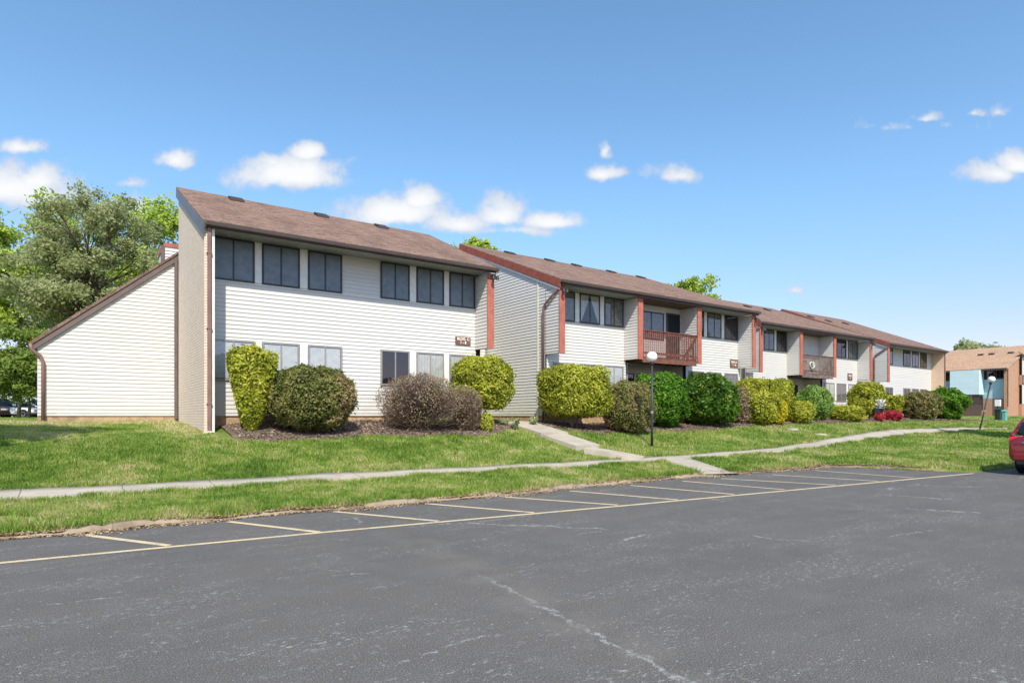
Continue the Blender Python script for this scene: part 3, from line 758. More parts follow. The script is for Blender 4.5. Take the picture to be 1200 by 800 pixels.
    # little upper return wall with its red cap beyond the ridge
    v = 27.0; x0, x1 = rr(193, v), rr(213, v); zt = zz(289, x0, v)
    s = MB(); siding(s, [(x0, E+4), (x1, E+4), (x1, zt), (x0, zt)], 1, v, -1); s.build('upper_return', M['siding'], b, recalc=False)
    MB().box((x0, v+.02, E+3), (x1, v+2, zt)).build('upper_core', M['siding'], b); MB().box((x0-.03, v-.03, zt), (x1+.1, v+2, zt+.15)).build('upper_cap', M['red_trim'], b)
    MB().box((x0-.12, v-.05, E+4), (x0-.01, v+.1, zt)).build('upper_trim', M['rake_brown'], b)
    return b
building_one()

def balcony_bay(b, ua, ub, V, wood, stuff):
    """recessed balcony over a recessed porch between two wing walls"""
    back = V+.12; low = V+1.1; f = V-.85
    s = MB(); siding(s, zr((ua, 2.5), (ub, 2.5), (ub, 4.95), (ua, 4.95)), 1, back, -1); siding(s, zr((ua, -.3), (ub, -.3), (ub, 2.35), (ua, 2.35)), 1, low, -1)
    s.build('balcony_back_wall', M['siding'], b, recalc=False)
    w = ub-ua
    if not stuff:
        window(b, ua+.75, ua+2.4, 3.45, 4.65, back, kind='greycurtain')
        door(b, ua+2.6, ua+3.5, 2.52, 4.7, back)
    window(b, ua+.3, ua+1.5, .9, 1.95, low, kind='dark'); window(b, ua+1.7, ua+2.8, .9, 1.95, low, kind='dark')
    # ceiling, deck
    MB().box((ua, f+.05, E+4.97), (ub, back, E+5.0)).build('balcony_ceiling', M['wood_soffit'], b)
    dk = MB(); dk.box((ua, f+.06, E+2.42), (ub, low, E+2.5)); dk.box((ua+.05, f+.02, E+2.26), (ub-.05, f+.07, E+2.52))
    x = ua+.3
    while x < ub: dk.box((x, f+.08, E+2.28), (x+.05, back-.02, E+2.418)); x += .45
    deck = dk.build('balcony_deck', M[wood], b)
    # railing
    r = MB(); r.box((ua+.02, f-.02, E+3.60), (ub-.02, f+.1, E+3.64)); r.box((ua+.02, f+.02, E+3.50), (ub-.02, f+.06, E+3.598)); r.box((ua+.02, f+.02, E+2.62), (ub-.02, f+.06, E+2.72))
    x = ua+.08
    while x < ub-.05: r.box((x, f-.015, E+2.5), (x+.04, f+.018, E+3.58)); x += .125
    r.build('railing', M[wood], b)
    # porch side walls below the deck
    for (u, o) in ((ub, -1), (ua, 1)):
        s = MB(); siding(s, zr((V, -.3), (low, -.3), (low, 2.3), (V, 2.3)), 0, u, o); s.build('porch_side_wall', M['siding'], b, recalc=False)

def side_wall(b, u, V, vr, zrg, rake='rake_red'):
    s = MB(); siding(s, zr((V, 0), (vr, 0), (vr, zrg-.15), (V, EAVE+.3)), 0, u, -1); s.build('side_wall', M['siding'], b, recalc=False)
    sl = (zrg-EAVE)/(vr-(V-.95))
    s = MB(); siding(s, zr((V-.85, 4.9), (V, 4.9), (V, 4.9+.55), (V-.85, 4.95)), 0, u, -1); s.build('upper_side_wall', M['siding'], b, recalc=False)
    MB().box((u+.02, V+.02, .7), (u+.2, vr, E)).build('side_foundation', M['foundation'], b)
    rk = MB(); rk.prism([(V-1.0, E+EAVE), (vr+.05, E+zrg+.02), (vr+.05, E+zrg-.27), (V-.98, E+EAVE-.27)], 0, u-.10, u-.04); rk.build('rake_board', M[rake], b)
    rk = MB(); rk.prism([(V-.9, E+EAVE-.28), (vr+.02, E+zrg-.27), (vr+.02, E+zrg-.36), (V-.9, E+EAVE-.35)], 0, u-.07, u-.02); rk.build('rake_trim', M['trim_white'], b)
    MB().box((u-.03, V+.42, E-.05), (u-.018, V+.52, E+EAVE+.35)).build('side_trim', M['trim_cream'], b)
    d = MB(); d.tube([(u-.02, V-.9, E+4.98), (u-.06, V-.82, E+4.8), (u-.08, V-.1, E+4.35), (u-.08, V+.03, E+4.2), (u-.08, V+.05, E-.25)], .048, 8)
    ds = d.build('downspout', M['downspout'], b, smooth=True)
    MB().box((u-.15, V-.02, E-.45), (u-.02, V+.12, E-.24)).build('drain_boot', M['white'], ds)

def middle_building(u0, bays, V, label, wood, vents, zrg, vr, stuff=False, kinds=None, rake='rake_red', low_kinds=None):
    """bays: (left bay width, balcony width, right bay width)"""
    b = thing('apartment_block', (u0+sum(bays)/2, V, 1.25), label, 'building', GRP_B)
    a1 = u0+bays[0]; a2 = a1+bays[1]; u1 = a2+bays[2]
    for (x0, x1) in ((u0+.05, a1-.1), (a2+.1, u1-.1)):
        s = MB(); siding(s, zr((x0, 0), (x1+.1, 0), (x1+.1, 5.03), (x0, 5.03)), 1, V, -1); s.build('wall', M['siding'], b, recalc=False)
        MB().box((x0, V+.02, E), (x1+.1, V+.15, E+5.1)).build('inner_wall', M['dark_in'], b)
        MB().box((x0, V+.03, .7), (x1+.1, V+.2, E)).build('foundation', M['foundation'], b)
    for u in (u0+.12, a1, a2, u1-.1):
        deep = V if u in (u0+.12, u1-.1) else V+.12
        fin(b, u, .24, V-.88, deep, 2.40, 4.96)
    side_wall(b, u0, V, vr, zrg, rake)
    s = MB(); siding(s, zr((V, 0), (vr, 0), (vr, zrg-.15), (V, EAVE+.3)), 0, u1, 1); s.build('end_wall', M['siding'], b, recalc=False)
    balcony_bay(b, a1+.12, a2-.12, V, wood, stuff)
    def trio(x, w, kk, lk, skip=0):
        W3 = (w-.35-2*.26)/3; xs = [x+.25+i*(W3+.26) for i in range(3)]
        for i, q in enumerate(xs):
            window(b, q, q+W3, 3.78, 4.98, V, kind=kk[i]); window(b, q, q+W3, .95, 2.12, V, kind=lk[i], frame='frame_grey')
        for q in xs[:2]:
            for za, zb_ in ((3.8, 4.97), (.97, 2.1)): MB().box((q+W3+.01, V, E+za), (q+W3+.25, V-.036, E+zb_)).build('window_post', M['trim_white'], b)
    kinds = kinds or (['greycurtain', 'swag', 'greycurtain'], ['dark', 'greycurtain', 'dark']); low_kinds = low_kinds or (['greycurtain', 'greycurtain', 'blind'], ['greycurtain']*3)
    trio(u0+.12, bays[0]-.2, kinds[0], low_kinds[0]); trio(a2+.05, bays[2]-.2, kinds[1], low_kinds[1])
    roof_slab(b, u0-.09, u1+.12, V-1.0, EAVE+.05, vr+.06, zrg+.05, vents=vents)
    q = MB(); q.prism([(vr+.06, E+zrg+.05), (vr+.06, E+zrg-.1), (vr+7, E+5.0), (vr+7, E+5.15)], 0, u0+.05, u1+.12); q.build('rear_roof', M['shingle'], b)
    for (u, o) in ((u0+.06, -1), (u1, 1)):
        q = MB(); siding(q, zr((vr, 0), (vr+7, 0), (vr+7, 5.0), (vr, zrg-.1)), 0, u, o); q.build('rear_side_wall', M['siding'], b, recalc=False)
    for (x0, x1) in ((u0+.24, a1-.12), (a2+.12, u1-.22)):
        so_ = MB(); ribbed_soffit(so_, x0, x1, V-.93, V-.01, E+4.985); so_.build('soffit', M['soffit'], b)
    MB().box((u0, V-.99, E+4.94), (u1+.1, V-.945, E+EAVE)).build('fascia', M['brown_metal'], b)
    gutter(b, u0-.08, u1+.12, V-1.0, E+5.01)
    flood(b, u0+.12, V-.95, E+4.78); flood(b, u1-.08, V-.95, E+4.78)
    return b, (u0, a1, a2, u1)

b2, q2 = middle_building(15.0, (4.4, 3.85, 4.3), 19.0, 'second white block with a red brown wooden balcony and swag curtains upstairs', 'deck_wood',
    ((590, 293), (637, 302), (672, 309), (711, 316), (751, 324)), 8.12, 25.4, low_kinds=(['dark', 'greycurtain', 'blind'], ['greycurtain']*3))
b3, q3 = middle_building(30.55, (4.15, 3.8, 4.75), 20.7, 'third white block set back a little with a weathered grey balcony holding a wreath', 'deck_grey',
    ((876, 358), (899, 362)), 8.12, 27.1, stuff=True, kinds=(['dark', 'greycurtain', 'dark'], ['dark', 'dark', 'greycurtain']), low_kinds=(['greycurtain']*3, ['curtain', 'greycurtain', 'curtain']))
# ---- building four
def building_four():
    V = 21.3; u0, u1 = 46.9, 56.3; vr, zrg = 28.4, 8.62
    b = thing('apartment_block', (51, V, 1.3), 'farthest white block in the row ending in a tan brick wall', 'building', GRP_B)
    s = MB(); siding(s, zr((u0+.05, 0), (u1, 0), (u1, 5.03), (u0+.05, 5.03)), 1, V, -1); s.build('wall', M['siding'], b, recalc=False)
    MB().box((u0+.05, V+.02, .8), (u1, V+.15, E+5.1)).build('inner_wall', M['dark_in'], b)
    fin(b, u0+.12, .24, V-.88, V, 2.40, 4.96); side_wall(b, u0, V, vr, zrg)
    br = MB(); br.prism([(V-.9, .9), (vr, .9), (vr, E+zrg-.1), (V-.9, E+EAVE-.1)], 0, u1, u1+.25); br.build('brick_wall', M['brick_tan'], b)
    MB().box((u1+.02, V-.98, E-.3), (u1+.12, V-.905, E+5.0)).build('downspout', M['downspout'], b)
    xs = [.45, 1.65, 3.0+1.9-.2, 6.15, 7.45, 8.4]
    for i, (a, w) in enumerate(((.3, .9), (1.5, 1.15), (4.4, 1.15), (5.85, 1.15), (7.3, 1.15))):
        window(b, u0+a, u0+a+w, 3.78, 4.98, V, kind='dark' if i % 2 == 0 else 'greycurtain')
        window(b, u0+a, u0+a+w, .95, 2.1, V, kind='dark', frame='frame_grey')
    for a in (1.22, 5.58, 7.03): MB().box((u0+a, V, E+3.8), (u0+a+.25, V-.036, E+4.97)).build('window_post', M['trim_white'], b)
    roof_slab(b, u0-.09, u1+.4, V-1.0, EAVE+.05, vr+.06, zrg+.05, vents=((950, 370), (971, 375), (991, 378)))
    q = MB(); q.prism([(vr+.06, E+zrg+.05), (vr+.06, E+zrg-.1), (vr+7, E+5.0), (vr+7, E+5.15)], 0, u0+.05, u1+.4); q.build('rear_roof', M['shingle'], b)
    so_ = MB(); ribbed_soffit(so_, u0+.24, u1, V-.93, V-.01, E+4.985); so_.build('soffit', M['soffit'], b)
    MB().box((u0, V-.99, E+4.94), (u1+.35, V-.945, E+EAVE)).build('fascia', M['brown_metal'], b); gutter(b, u0-.08, u1+.4, V-1.0, E+5.01)
    s = MB(); siding(s, zr((vr, 0), (vr+7, 0), (vr+7, 5.0), (vr, zrg-.1)), 0, u0+.06, -1); s.build('rear_side_wall', M['siding'], b, recalc=False)
    return b
building_four()
# entry link walls between the blocks
def link_wall(u0, u1, v, label):
    b = thing('entry_wall', ((u0+u1)/2, v, 1.4), label, 'wall', 'recessed entry walls between the blocks')
    s = MB(); siding(s, zr((u0, -.1), (u1, -.1), (u1, 5.2), (u0, 5.2)), 1, v, -1); s.build('wall', M['siding'], b, recalc=False)
    door(b, u0+.5, u0+1.45, -.1, 2.05, v); window(b, u0+1.8, u0+2.6, 3.5, 4.6, v, kind='dark')
    MB().prism([(v-.3, E+5.2), (v+4, E+7), (v+4, E+6.85), (v-.3, E+5.05)], 0, u0, u1).build('roof', M['shingle'], b)
link_wall(12.02, 14.9, 23.2, 'recessed white entry wall between the nearest block and the second block')
link_wall(27.75, 30.5, 24.5, 'recessed white entry wall between the second block and the third block')
link_wall(43.4, 46.8, 25.5, 'recessed white entry wall between the third block and the farthest block')

# entry canopy posts seen below the wing walls between 3 and 4
# ---- signs
def sign(u, v, z, w, h, lines, label):
    t_ = thing('building_sign', (u, v, z-h/2), label, 'sign', 'brown building signs')
    MB().box((u-w/2, v-.045, z-h/2), (u+w/2, v-.02, z+h/2)).build('board', M['sign_brown'], t_, bevel=.004)
    fr = MB()
    for i, (txt, size, dz) in enumerate(lines):
        cu = bpy.data.curves.new('txt', 'FONT'); cu.body = txt; cu.size = size; cu.align_x = 'CENTER'; cu.align_y = 'CENTER'; cu.extrude = .004; cu.offset = .004
        o_ = bpy.data.objects.new('tmp', cu); scene.collection.objects.link(o_)
        dg = bpy.context.evaluated_depsgraph_get(); me = bpy.data.meshes.new_from_object(o_.evaluated_get(dg)); bpy.data.objects.remove(o_)
        me.materials.clear(); me.materials.append(M['sign_white'])
        lo = bpy.data.objects.new('lettering', me); C.objects.link(lo); lo.parent = t_
        lo.location = (0, -.051, h/2+dz); lo.rotation_euler = (R(90), 0, 0)
us_, vs_ = rr(542, 19.0), 19.0
sign(us_, 19.0, zz(399.5, us_, 19), .62, .29, (('BLDG. C', .135, .062), ('1 - 8', .135, -.065)), 'brown sign reading BLDG. C 1 - 8 on the nearest white block')
u_ = rr(859.5, 19.0); sign(u_, 19.0, zz(426, u_, 19), .62, .40, (('BLDG. C', .13, .07), ('9 - 16', .13, -.08)), 'brown sign with cream lettering on the second block right of its balcony')
u_ = rr(995.5, 20.7); sign(u_, 20.7, zz(441.5, u_, 20.7), .6, .45, (('BLDG', .15, .07), ('C', .15, -.1)), 'weathered brown sign low on the third block beside its windows')
# ---- balcony things of the third block
u_ = rr(952, 19.75); z_ = zz(428, u_, 19.75)
w_ = thing('wreath', (u_, 19.78, z_), 'pale wreath hung on the weathered balcony railing', 'wreath')
mb = MB(); ps = [(u_+.27*math.cos(a), 19.76, z_+.02+(.18+.03*math.sin(a*3))*math.sin(a)) for a in np.linspace(0, 2*math.pi, 17)]; mb.tube(ps, .045, 7, cap=False); mb.build('ring', M['curtain'], w_, smooth=True)
MB().box((u_-.05, 19.68, z_-.05), (u_+.08, 19.72, z_+.15)).build('bow', M['curtain'], w_)
u_ = rr(944, 19.9); o = thing('storage_box', (u_, 20.0, E+2.5), 'tan box standing at the left end of the weathered balcony', 'box')
MB().box((u_-.2, 19.95, E+2.52), (u_+.2, 20.35, E+3.2)).build('case', M['brick_tan'], o, bevel=.02); MB().box((u_-.22, 19.93, E+3.2), (u_+.22, 20.37, E+3.25)).build('lid', M['frame_grey'], o)

# ------------------------------------------------------------------ foliage
def leaves(P, N, size, elong=1.7, jit=.9):
    n = len(P); N = N+RNG.normal(0, jit, (n, 3)); N /= np.linalg.norm(N, axis=1)[:, None]+1e-9
    a = np.cross(N, RNG.normal(0, 1, (n, 3))); a /= np.linalg.norm(a, axis=1)[:, None]+1e-9; b = np.cross(N, a)
    s = (size*RNG.uniform(.65, 1.35, n))[:, None]
    A = a*s*.5*elong; B = b*s*.5
    return np.stack([P-A, P-B*.9+A*.1, P+A, P+B*.9+A*.1], 1).reshape(-1, 3)

def bush(px, ybot, w_px, ytop, v, leaf, label, n=9000, size=.055, shape='round', squash=1.0, core=.86, depth=None, name='shrub', foot=0.0, lump=.06, stems=6, sq=2.0, group='clipped shrubs along the building fronts', cat='shrub', corecol=None, brown=False):
    u = rr(px, v); d = fwd(u, v); z0 = tz(u, v); w = w_px*d/F; zt = zz(ytop, u, v); zb = max(z0+foot, zz(ybot, u, v)) if foot else z0
    h = zt-zb; rx = w/2; ry = depth/2 if depth else rx*.95; rz = h/2; c = np.array([u, v, zb+rz])
    th = thing(name, (u, v, z0), label, cat, group)
    def radius(D):
        e = (np.abs(D)**sq).sum(1)**(-1/sq)
        r = 1+0*e
        for k in range(7):
            f = ks[k]; r = r+lump*.55*np.sin(D@f+phs[k])
        return e*r
    ks = [RNG.normal(0, 3.2+k*.9, 3) for k in range(7)]; phs = RNG.uniform(0, 6, 7)
    def prof(z):   # width factor against height
        t = (z+1)/2
        if shape == 'cone': return .30+.80*np.clip(t*1.15, 0, 1)**.9
        if shape == 'vase': return .62+.42*np.clip(t*1.6, 0, 1)
        if shape == 'dome': return 1.08-.16*np.clip(t, 0, 1)
        return 1+0*z
    def put(D, r):
        q = D*r[:, None]; q[:, 2] = np.clip(q[:, 2], -1.05, 1.2); f = prof(q[:, 2]); q[:, 0] *= f*rx; q[:, 1] *= f*ry; q[:, 2] *= rz
        return q+c
    D = RNG.normal(0, 1, (n, 3)); D /= np.linalg.norm(D, axis=1)[:, None]
    r = radius(D)*(1-np.abs(RNG.normal(0, .075, n)))*np.where(RNG.random(n) < .07, RNG.uniform(1.0, 1.10, n), 1)
    hole = np.sin(D[:, 0]*6.5+phs[2])*np.sin(D[:, 1]*5.7+phs[4])*np.sin(D[:, 2]*6.1+phs[5]); r = r*(1-.09*np.clip(hole-.35, 0, 1)/.65)
    P = put(D, r); Nn = D/np.array([rx, ry, rz]); Nn /= np.linalg.norm(Nn, axis=1)[:, None]
    P[:, 2] = np.maximum(P[:, 2], terr(P[:, 0], P[:, 1])+.02)
    # clumpwise tone: each twig's leaves share a tone
    cl = .5+.5*np.sin(D[:, 0]*13+phs[0])*np.sin(D[:, 1]*11+phs[1])*np.sin(D[:, 2]*12+phs[2])
    rn = np.clip(.62*RNG.random(n)+.38*cl, 0, 1)
    if brown: rn = np.clip(rn*.62+.55*np.exp(-((D@np.array([.75, -.62, -.2])-1)/.33)**2), 0, 1)
    np_mesh('foliage', leaves(P, Nn, size), 4, M[leaf], th, rn)
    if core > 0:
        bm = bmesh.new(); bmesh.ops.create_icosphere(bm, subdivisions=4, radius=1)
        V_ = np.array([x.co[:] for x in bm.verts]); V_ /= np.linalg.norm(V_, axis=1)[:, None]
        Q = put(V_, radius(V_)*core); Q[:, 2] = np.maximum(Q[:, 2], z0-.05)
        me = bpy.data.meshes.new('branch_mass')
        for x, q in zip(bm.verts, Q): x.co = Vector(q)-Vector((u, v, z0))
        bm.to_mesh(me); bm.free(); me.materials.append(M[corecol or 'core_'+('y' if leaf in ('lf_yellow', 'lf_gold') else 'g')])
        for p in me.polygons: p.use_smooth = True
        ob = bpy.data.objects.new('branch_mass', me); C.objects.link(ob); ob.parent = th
    if stems:
        s = MB()
        for k in range(stems):
            a = random.random()*6.28; r0 = .05+.1*random.random(); top = (c[0]+rx*.7*math.cos(a)*random.random(), c[1]+ry*.7*math.sin(a)*random.random(), zb+h*random.uniform(.35, .9))
            base = (u+r0*math.cos(a), v+r0*math.sin(a), z0-.03)
            mid = tuple((p+q)/2+random.uniform(-.06, .06) for p, q in zip(base, top)); s.tube([base, mid, top], [.03, .02, .008], 5)
        s.build('stems', M['twig'], th)
    return th, c, (rx, ry, rz)
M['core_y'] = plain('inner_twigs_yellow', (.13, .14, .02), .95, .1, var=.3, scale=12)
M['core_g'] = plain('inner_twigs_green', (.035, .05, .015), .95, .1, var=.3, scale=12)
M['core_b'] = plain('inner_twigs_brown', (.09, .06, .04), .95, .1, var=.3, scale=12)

def twiggy(th, c, r, n=1500, leafmat='lf_brown', seed=1):
    """many fine upright twigs for the thin brown shrubs"""
    rg = np.random.default_rng(seed); base = np.array([c[0], c[1], c[2]-r[2]])
    D = rg.normal(0, 1, (n, 3)); D[:, 2] = np.abs(D[:, 2]); D /= np.linalg.norm(D, axis=1)[:, None]
    tip = c+D*np.array(r)*rg.uniform(.75, 1.03, (n, 1)); tip[:, 2] -= rg.uniform(0, 1.0, n)*r[2]*.9*(1-D[:, 2])
    st = base+(tip-base)*rg.uniform(.15, .7, (n, 1))+rg.normal(0, .03, (n, 3))
    ax = tip-st; s = np.cross(ax, rg.normal(0, 1, (n, 3))); s /= np.linalg.norm(s, axis=1)[:, None]; s *= .0065
    V_ = np.stack([st-s, st+s, tip+s*.5, tip-s*.5], 1).reshape(-1, 3)
    np_mesh('twigs', V_, 4, M['twig'], th)

bush(295, 498, 52, 408, 17.75, 'lf_yellow', 'tall golden green shrub shaped like an upturned cone beside the brick end wall', n=9500, size=.06, shape='cone', sq=3.8, lump=.04)
bush(365, 508, 98, 429, 17.62, 'lf_olive', 'big olive green rounded shrub with a browning right side under the third window pair', n=20000, size=.05, sq=2.4, lump=.045, brown=True)
t_, c_, r_ = bush(492, 508, 92, 437, 17.6, 'lf_brown', 'wide thin purple brown shrub with bare twigs showing', n=8000, size=.032, sq=2.3, core=0, lump=.05)
twiggy(t_, c_, r_, 3400, seed=3)
t_, c_, r_ = bush(543, 508, 46, 452, 17.3, 'lf_brown', 'small thin brown shrub below the left edge of the golden shrub', n=3200, size=.032, sq=2.2, core=0, lump=.06)
twiggy(t_, c_, r_, 1500, seed=4)
bush(565, 480, 66, 417, 18.1, 'lf_yellow', 'golden green shrub on a short trunk at the corner with the stepped walkway', n=10000, size=.06, sq=3.0, foot=.35, lump=.05)
bush(571, 494, 14, 483, 16.9, 'lf_yellow', 'tiny yellow green seedling shrub at the end of the mulch', n=700, size=.05, core=0, stems=2)
bush(673, 497, 74, 429, 17.45, 'lf_yellow', 'broad golden green shrub clipped into a box right of the walkway', n=14000, size=.06, sq=4.2, foot=.42, lump=.035)
t_, c_, r_ = bush(736, 508, 60, 447, 16.85, 'lf_olive', 'olive brown rounded shrub left of the upright globe lamp', n=11000, size=.05, sq=2.4, core=.8, corecol='core_b')
twiggy(t_, c_, r_, 1500, seed=5)
bush(770, 505, 68, 437, 17.75, 'lf_bright', 'bright green leafy shrub directly behind the upright globe lamp', n=12000, size=.075, sq=2.5, lump=.06)
bush(829, 500, 68, 440, 17.55, 'lf_laurel', 'dark green laurel with yellow spotted leaves below the balcony', n=10000, size=.10, sq=2.4, lump=.07)
bush(867, 493, 30, 453, 17.6, 'lf_brown', 'small brown shrub wedged between the laurel and a golden shrub', n=4500, size=.055, sq=2.4, core=.85, corecol='core_b')
bush(886, 494, 50, 444, 17.35, 'lf_yellow', 'golden green flat topped shrub in front of the gap beside the third block', n=9000, size=.07, sq=3.2, lump=.05)
bush(911, 495, 22, 467, 16.9, 'lf_gold', 'low pure yellow shrub leaning out beside the golden shrub', n=3500, size=.06, sq=2.2)
bush(916, 482, 24, 444, 19.0, 'lf_yellow', 'golden green shrub close to the wall behind the low yellow one', n=4500, size=.07, sq=3.4, foot=.2)
bush(936, 493, 31, 470, 17.2, 'lf_yellow', 'low green clipped mound under the weathered balcony', n=5000, size=.06, sq=2.8)
bush(954, 492, 43, 453, 18.2, 'lf_lime', 'pale green ball shaped shrub in front of the porch with the weathered balcony', n=8000, size=.075, sq=2.1, lump=.03)
bush(991, 494, 38, 475, 17.5, 'lf_yellow', 'low wide green clipped shrub right of the pale green ball', n=5500, size=.065, sq=3.2)
bush(1016, 486, 39, 449, 18.9, 'lf_yellow', 'large rounded golden green shrub in front of the third block right end', n=7500, size=.08, sq=2.7, foot=.2)
bush(1048, 484, 27, 463, 19.4, 'lf_yellow', 'golden green box clipped shrub behind the red flowering azalea', n=5000, size=.08, sq=4.0, foot=.2)
bush(1046, 494, 21, 481, 17.3, 'lf_azalea', 'red flowering azalea mound, the fuller one on the right', n=3500, size=.07, sq=2.3, name='azalea', cat='azalea', group='red azaleas')
bush(1031, 493, 11, 484, 17.1, 'lf_azalea', 'smaller red flowering azalea left of the fuller one', n=1600, size=.07, sq=2.1, name='azalea', cat='azalea', group='red azaleas')
bush(1079, 492, 40, 459, 18.1, 'lf_olive', 'olive brown ball shrub in front of the farthest white block', n=9000, size=.075, sq=2.5, corecol='core_b')
bush(1108, 491, 41, 454, 18.7, 'lf_bright', 'bright green open shrub at the far end of the row by the tan brick end', n=8000, size=.10, sq=2.2, lump=.09)

# weeds by the walkway
for (px, v, h, lab) in ((604, 17.0, .42, 'tall pale weed growing at the left edge of the walkway'), (625, 17.6, .35, 'shorter pale weed right beside the white corner trim'), (590, 17.6, .22, 'low pale weed nearest the golden shrub')):
    u = rr(px, v); z = tz(u, v); th = thing('weed', (u, v, z), lab, 'weed', 'weeds by the stepped walkway'); s = MB(); PP = []
    for k in range(9):
        a = random.random()*6.28; tp = (u+.14*math.cos(a), v+.14*math.sin(a), z+h*random.uniform(.6, 1)); s.tube([(u, v, z), tuple((p+q)/2+random.uniform(-.02, .02) for p, q in zip((u, v, z), tp)), tp], [.006, .005, .003], 4)
        for q in range(26): f = random.uniform(.2, 1); PP.append([u+(tp[0]-u)*f+random.gauss(0, .03), v+(tp[1]-v)*f+random.gauss(0, .03), z+(tp[2]-z)*f+random.gauss(0, .02)])
    s.build('stalk', M['core_y'], th); PP = np.array(PP); np_mesh('foliage', leaves(PP, np.tile([0, 0, 1.], (len(PP), 1)), .05), 4, M['lf_weed'], th, RNG.random(len(PP)))

# ---- trees
def tree(px, d, ytop, width_px, leaf, label, ybase_crown=None, n=30000, size=.16, trunk_r=.22, seed=0, name='tree', clusters=60, trunk_px=None, csize=.9, gap=.0, group=None, limbs=True, z0=None, tall=1.0, spread=1.0):
    rg = np.random.default_rng(100+seed); rd = random.Random(seed)
    u, v = ray(px, d); z0 = z0 if z0 is not None else tz(u, v); zt = E+(HZ-ytop)/F*d; W = width_px*d/F/2
    zb = E+(HZ-ybase_crown)/F*d if ybase_crown else z0+(zt-z0)*.35
    th = thing(name, (u, v, z0), label, 'tree', group)
    cz = (zt+zb)/2; H = (zt-zb)/2; rv = Vector((FY, -FX, 0)); fv = Vector((FX, FY, 0))
    tr = MB(); cents = []
    top = Vector((u, v, zb+(zt-zb)*.75)); p0 = Vector((u, v, z0-.1)); fork = Vector((u, v, z0+(zb-z0)*.8+.6))
    tr.tube([p0, p0.lerp(fork, .5)+Vector((.08, .05, 0)), fork, fork.lerp(top, .5)+Vector((rd.uniform(-.3, .3), rd.uniform(-.3, .3), 0)), top], [trunk_r*1.2, trunk_r, trunk_r*.85, trunk_r*.5, trunk_r*.12], 9)
    lb = MB()
    for k in range(clusters):
        # cluster centres spread through the crown
        D = rg.normal(0, 1, 3); D /= np.linalg.norm(D); rad = rg.uniform(.45, .95) if rg.random() < .8 else rg.uniform(.1, .45)
        q = rv*(D[0]*W*rad)+fv*(D[1]*W*rad*.8)+Vector((u, v, cz+D[2]*H*rad)); cents.append((np.array(q), csize*rg.uniform(.6, 1.25)))
        t = max(0, min(1, (q.z-fork.z)/(top.z-fork.z)*.65)); st = fork.lerp(top, t)
        mid = st.lerp(q, .5)+Vector((rd.uniform(-.4, .4), rd.uniform(-.4, .4), -.25*abs(D[0])*W*.2))
        r0 = trunk_r*.42*(1-t*.6); lb.tube([st, st.lerp(mid, .5)+Vector((0, 0, .15)), mid, q], [r0, r0*.75, r0*.5, .015], 6)
        for j in range(3):
            e = q+Vector((rd.gauss(0, csize*.7), rd.gauss(0, csize*.7), rd.gauss(0, csize*.5))); lb.tube([mid.lerp(q, .5), e], [r0*.3, .01], 4)
    tr.build('trunk', M['bark'], th, smooth=True); lb.build('limbs', M['bark'], th)
    w = np.array([c[1]**2 for c in cents]); w /= w.sum(); idx = rg.choice(len(cents), n, p=w)
    cc = np.array([c[0] for c in cents])[idx]; cr = np.array([c[1] for c in cents])[idx]
    # sub clumps inside every cluster
    sub = rg.normal(0, 1, (len(cents)*9, 3)); sub /= np.linalg.norm(sub, axis=1)[:, None]; sub *= rg.uniform(.35, 1.0, (len(sub), 1))
    si = idx*9+rg.integers(0, 9, n); off = sub[si]*cr[:, None]*np.array([1, 1, .7])+rg.normal(0, .26, (n, 3))*cr[:, None]*np.array([1, 1, .75])
    P = cc+off; Nn = off+np.array([0, 0, .6]); Nn /= np.linalg.norm(Nn, axis=1)[:, None]+1e-6
    tone = rg.random(len(cents)*9); rn = np.clip(.55*rg.random(n)+.45*tone[si], 0, 1)
    np_mesh('crown', leaves(P, Nn, size, 1.6, .8), 4, M[leaf], th, rn)
    return th
tree(104, 36, 204, 186, 'lf_tree_olive', 'tall grey olive tree with visible limbs directly behind the sloping side wing', ybase_crown=440, n=40000, size=.125, seed=1, clusters=105, csize=.85, trunk_r=.3, group='trees left of the nearest block')
tree(22, 46, 226, 185, 'lf_tree_lime', 'bright spring green tree at the left edge behind the olive tree', ybase_crown=400, trunk_r=.11, n=26000, size=.20, seed=2, clusters=70, csize=1.2, group='trees left of the nearest block')
tree(176, 48, 228, 140, 'lf_tree_lime', 'bright spring green tree showing between the olive tree and the brick end wall', ybase_crown=430, n=26000, size=.20, seed=3, clusters=60, csize=1.2, group='trees left of the nearest block')
tree(33, 40, 385, 110, 'lf_tree_dark', 'low dark green tree beside the lean-to wall with cars parked beyond', ybase_crown=470, n=26000, size=.13, seed=4, clusters=55, csize=.75, trunk_r=.09, group='trees left of the nearest block')
tree(78, 60, 330, 160, 'lf_tree_dark', 'dark tree far behind the trunk of the grey olive tree', ybase_crown=470, n=16000, size=.28, seed=8, clusters=40, csize=1.5, trunk_r=.2, group='trees left of the nearest block')
tree(551, 62, 279, 62, 'lf_tree_lime', 'light green tree top rising over the roof gap between the first two blocks', ybase_crown=330, n=7000, size=.24, seed=5, clusters=26, csize=.9, group='tree tops over the roofs')
tree(800, 66, 323, 76, 'lf_tree_lime', 'thin light green tree top rising over the second roof right end', ybase_crown=372, n=6500, size=.2, seed=6, clusters=34, csize=.8, group='tree tops over the roofs')
tree(1136, 112, 398, 78, 'lf_tree_olive', 'grey green round tree behind the orange brick building', ybase_crown=450, n=12000, size=.42, seed=7, clusters=36, csize=1.5, group='tree tops over the roofs')
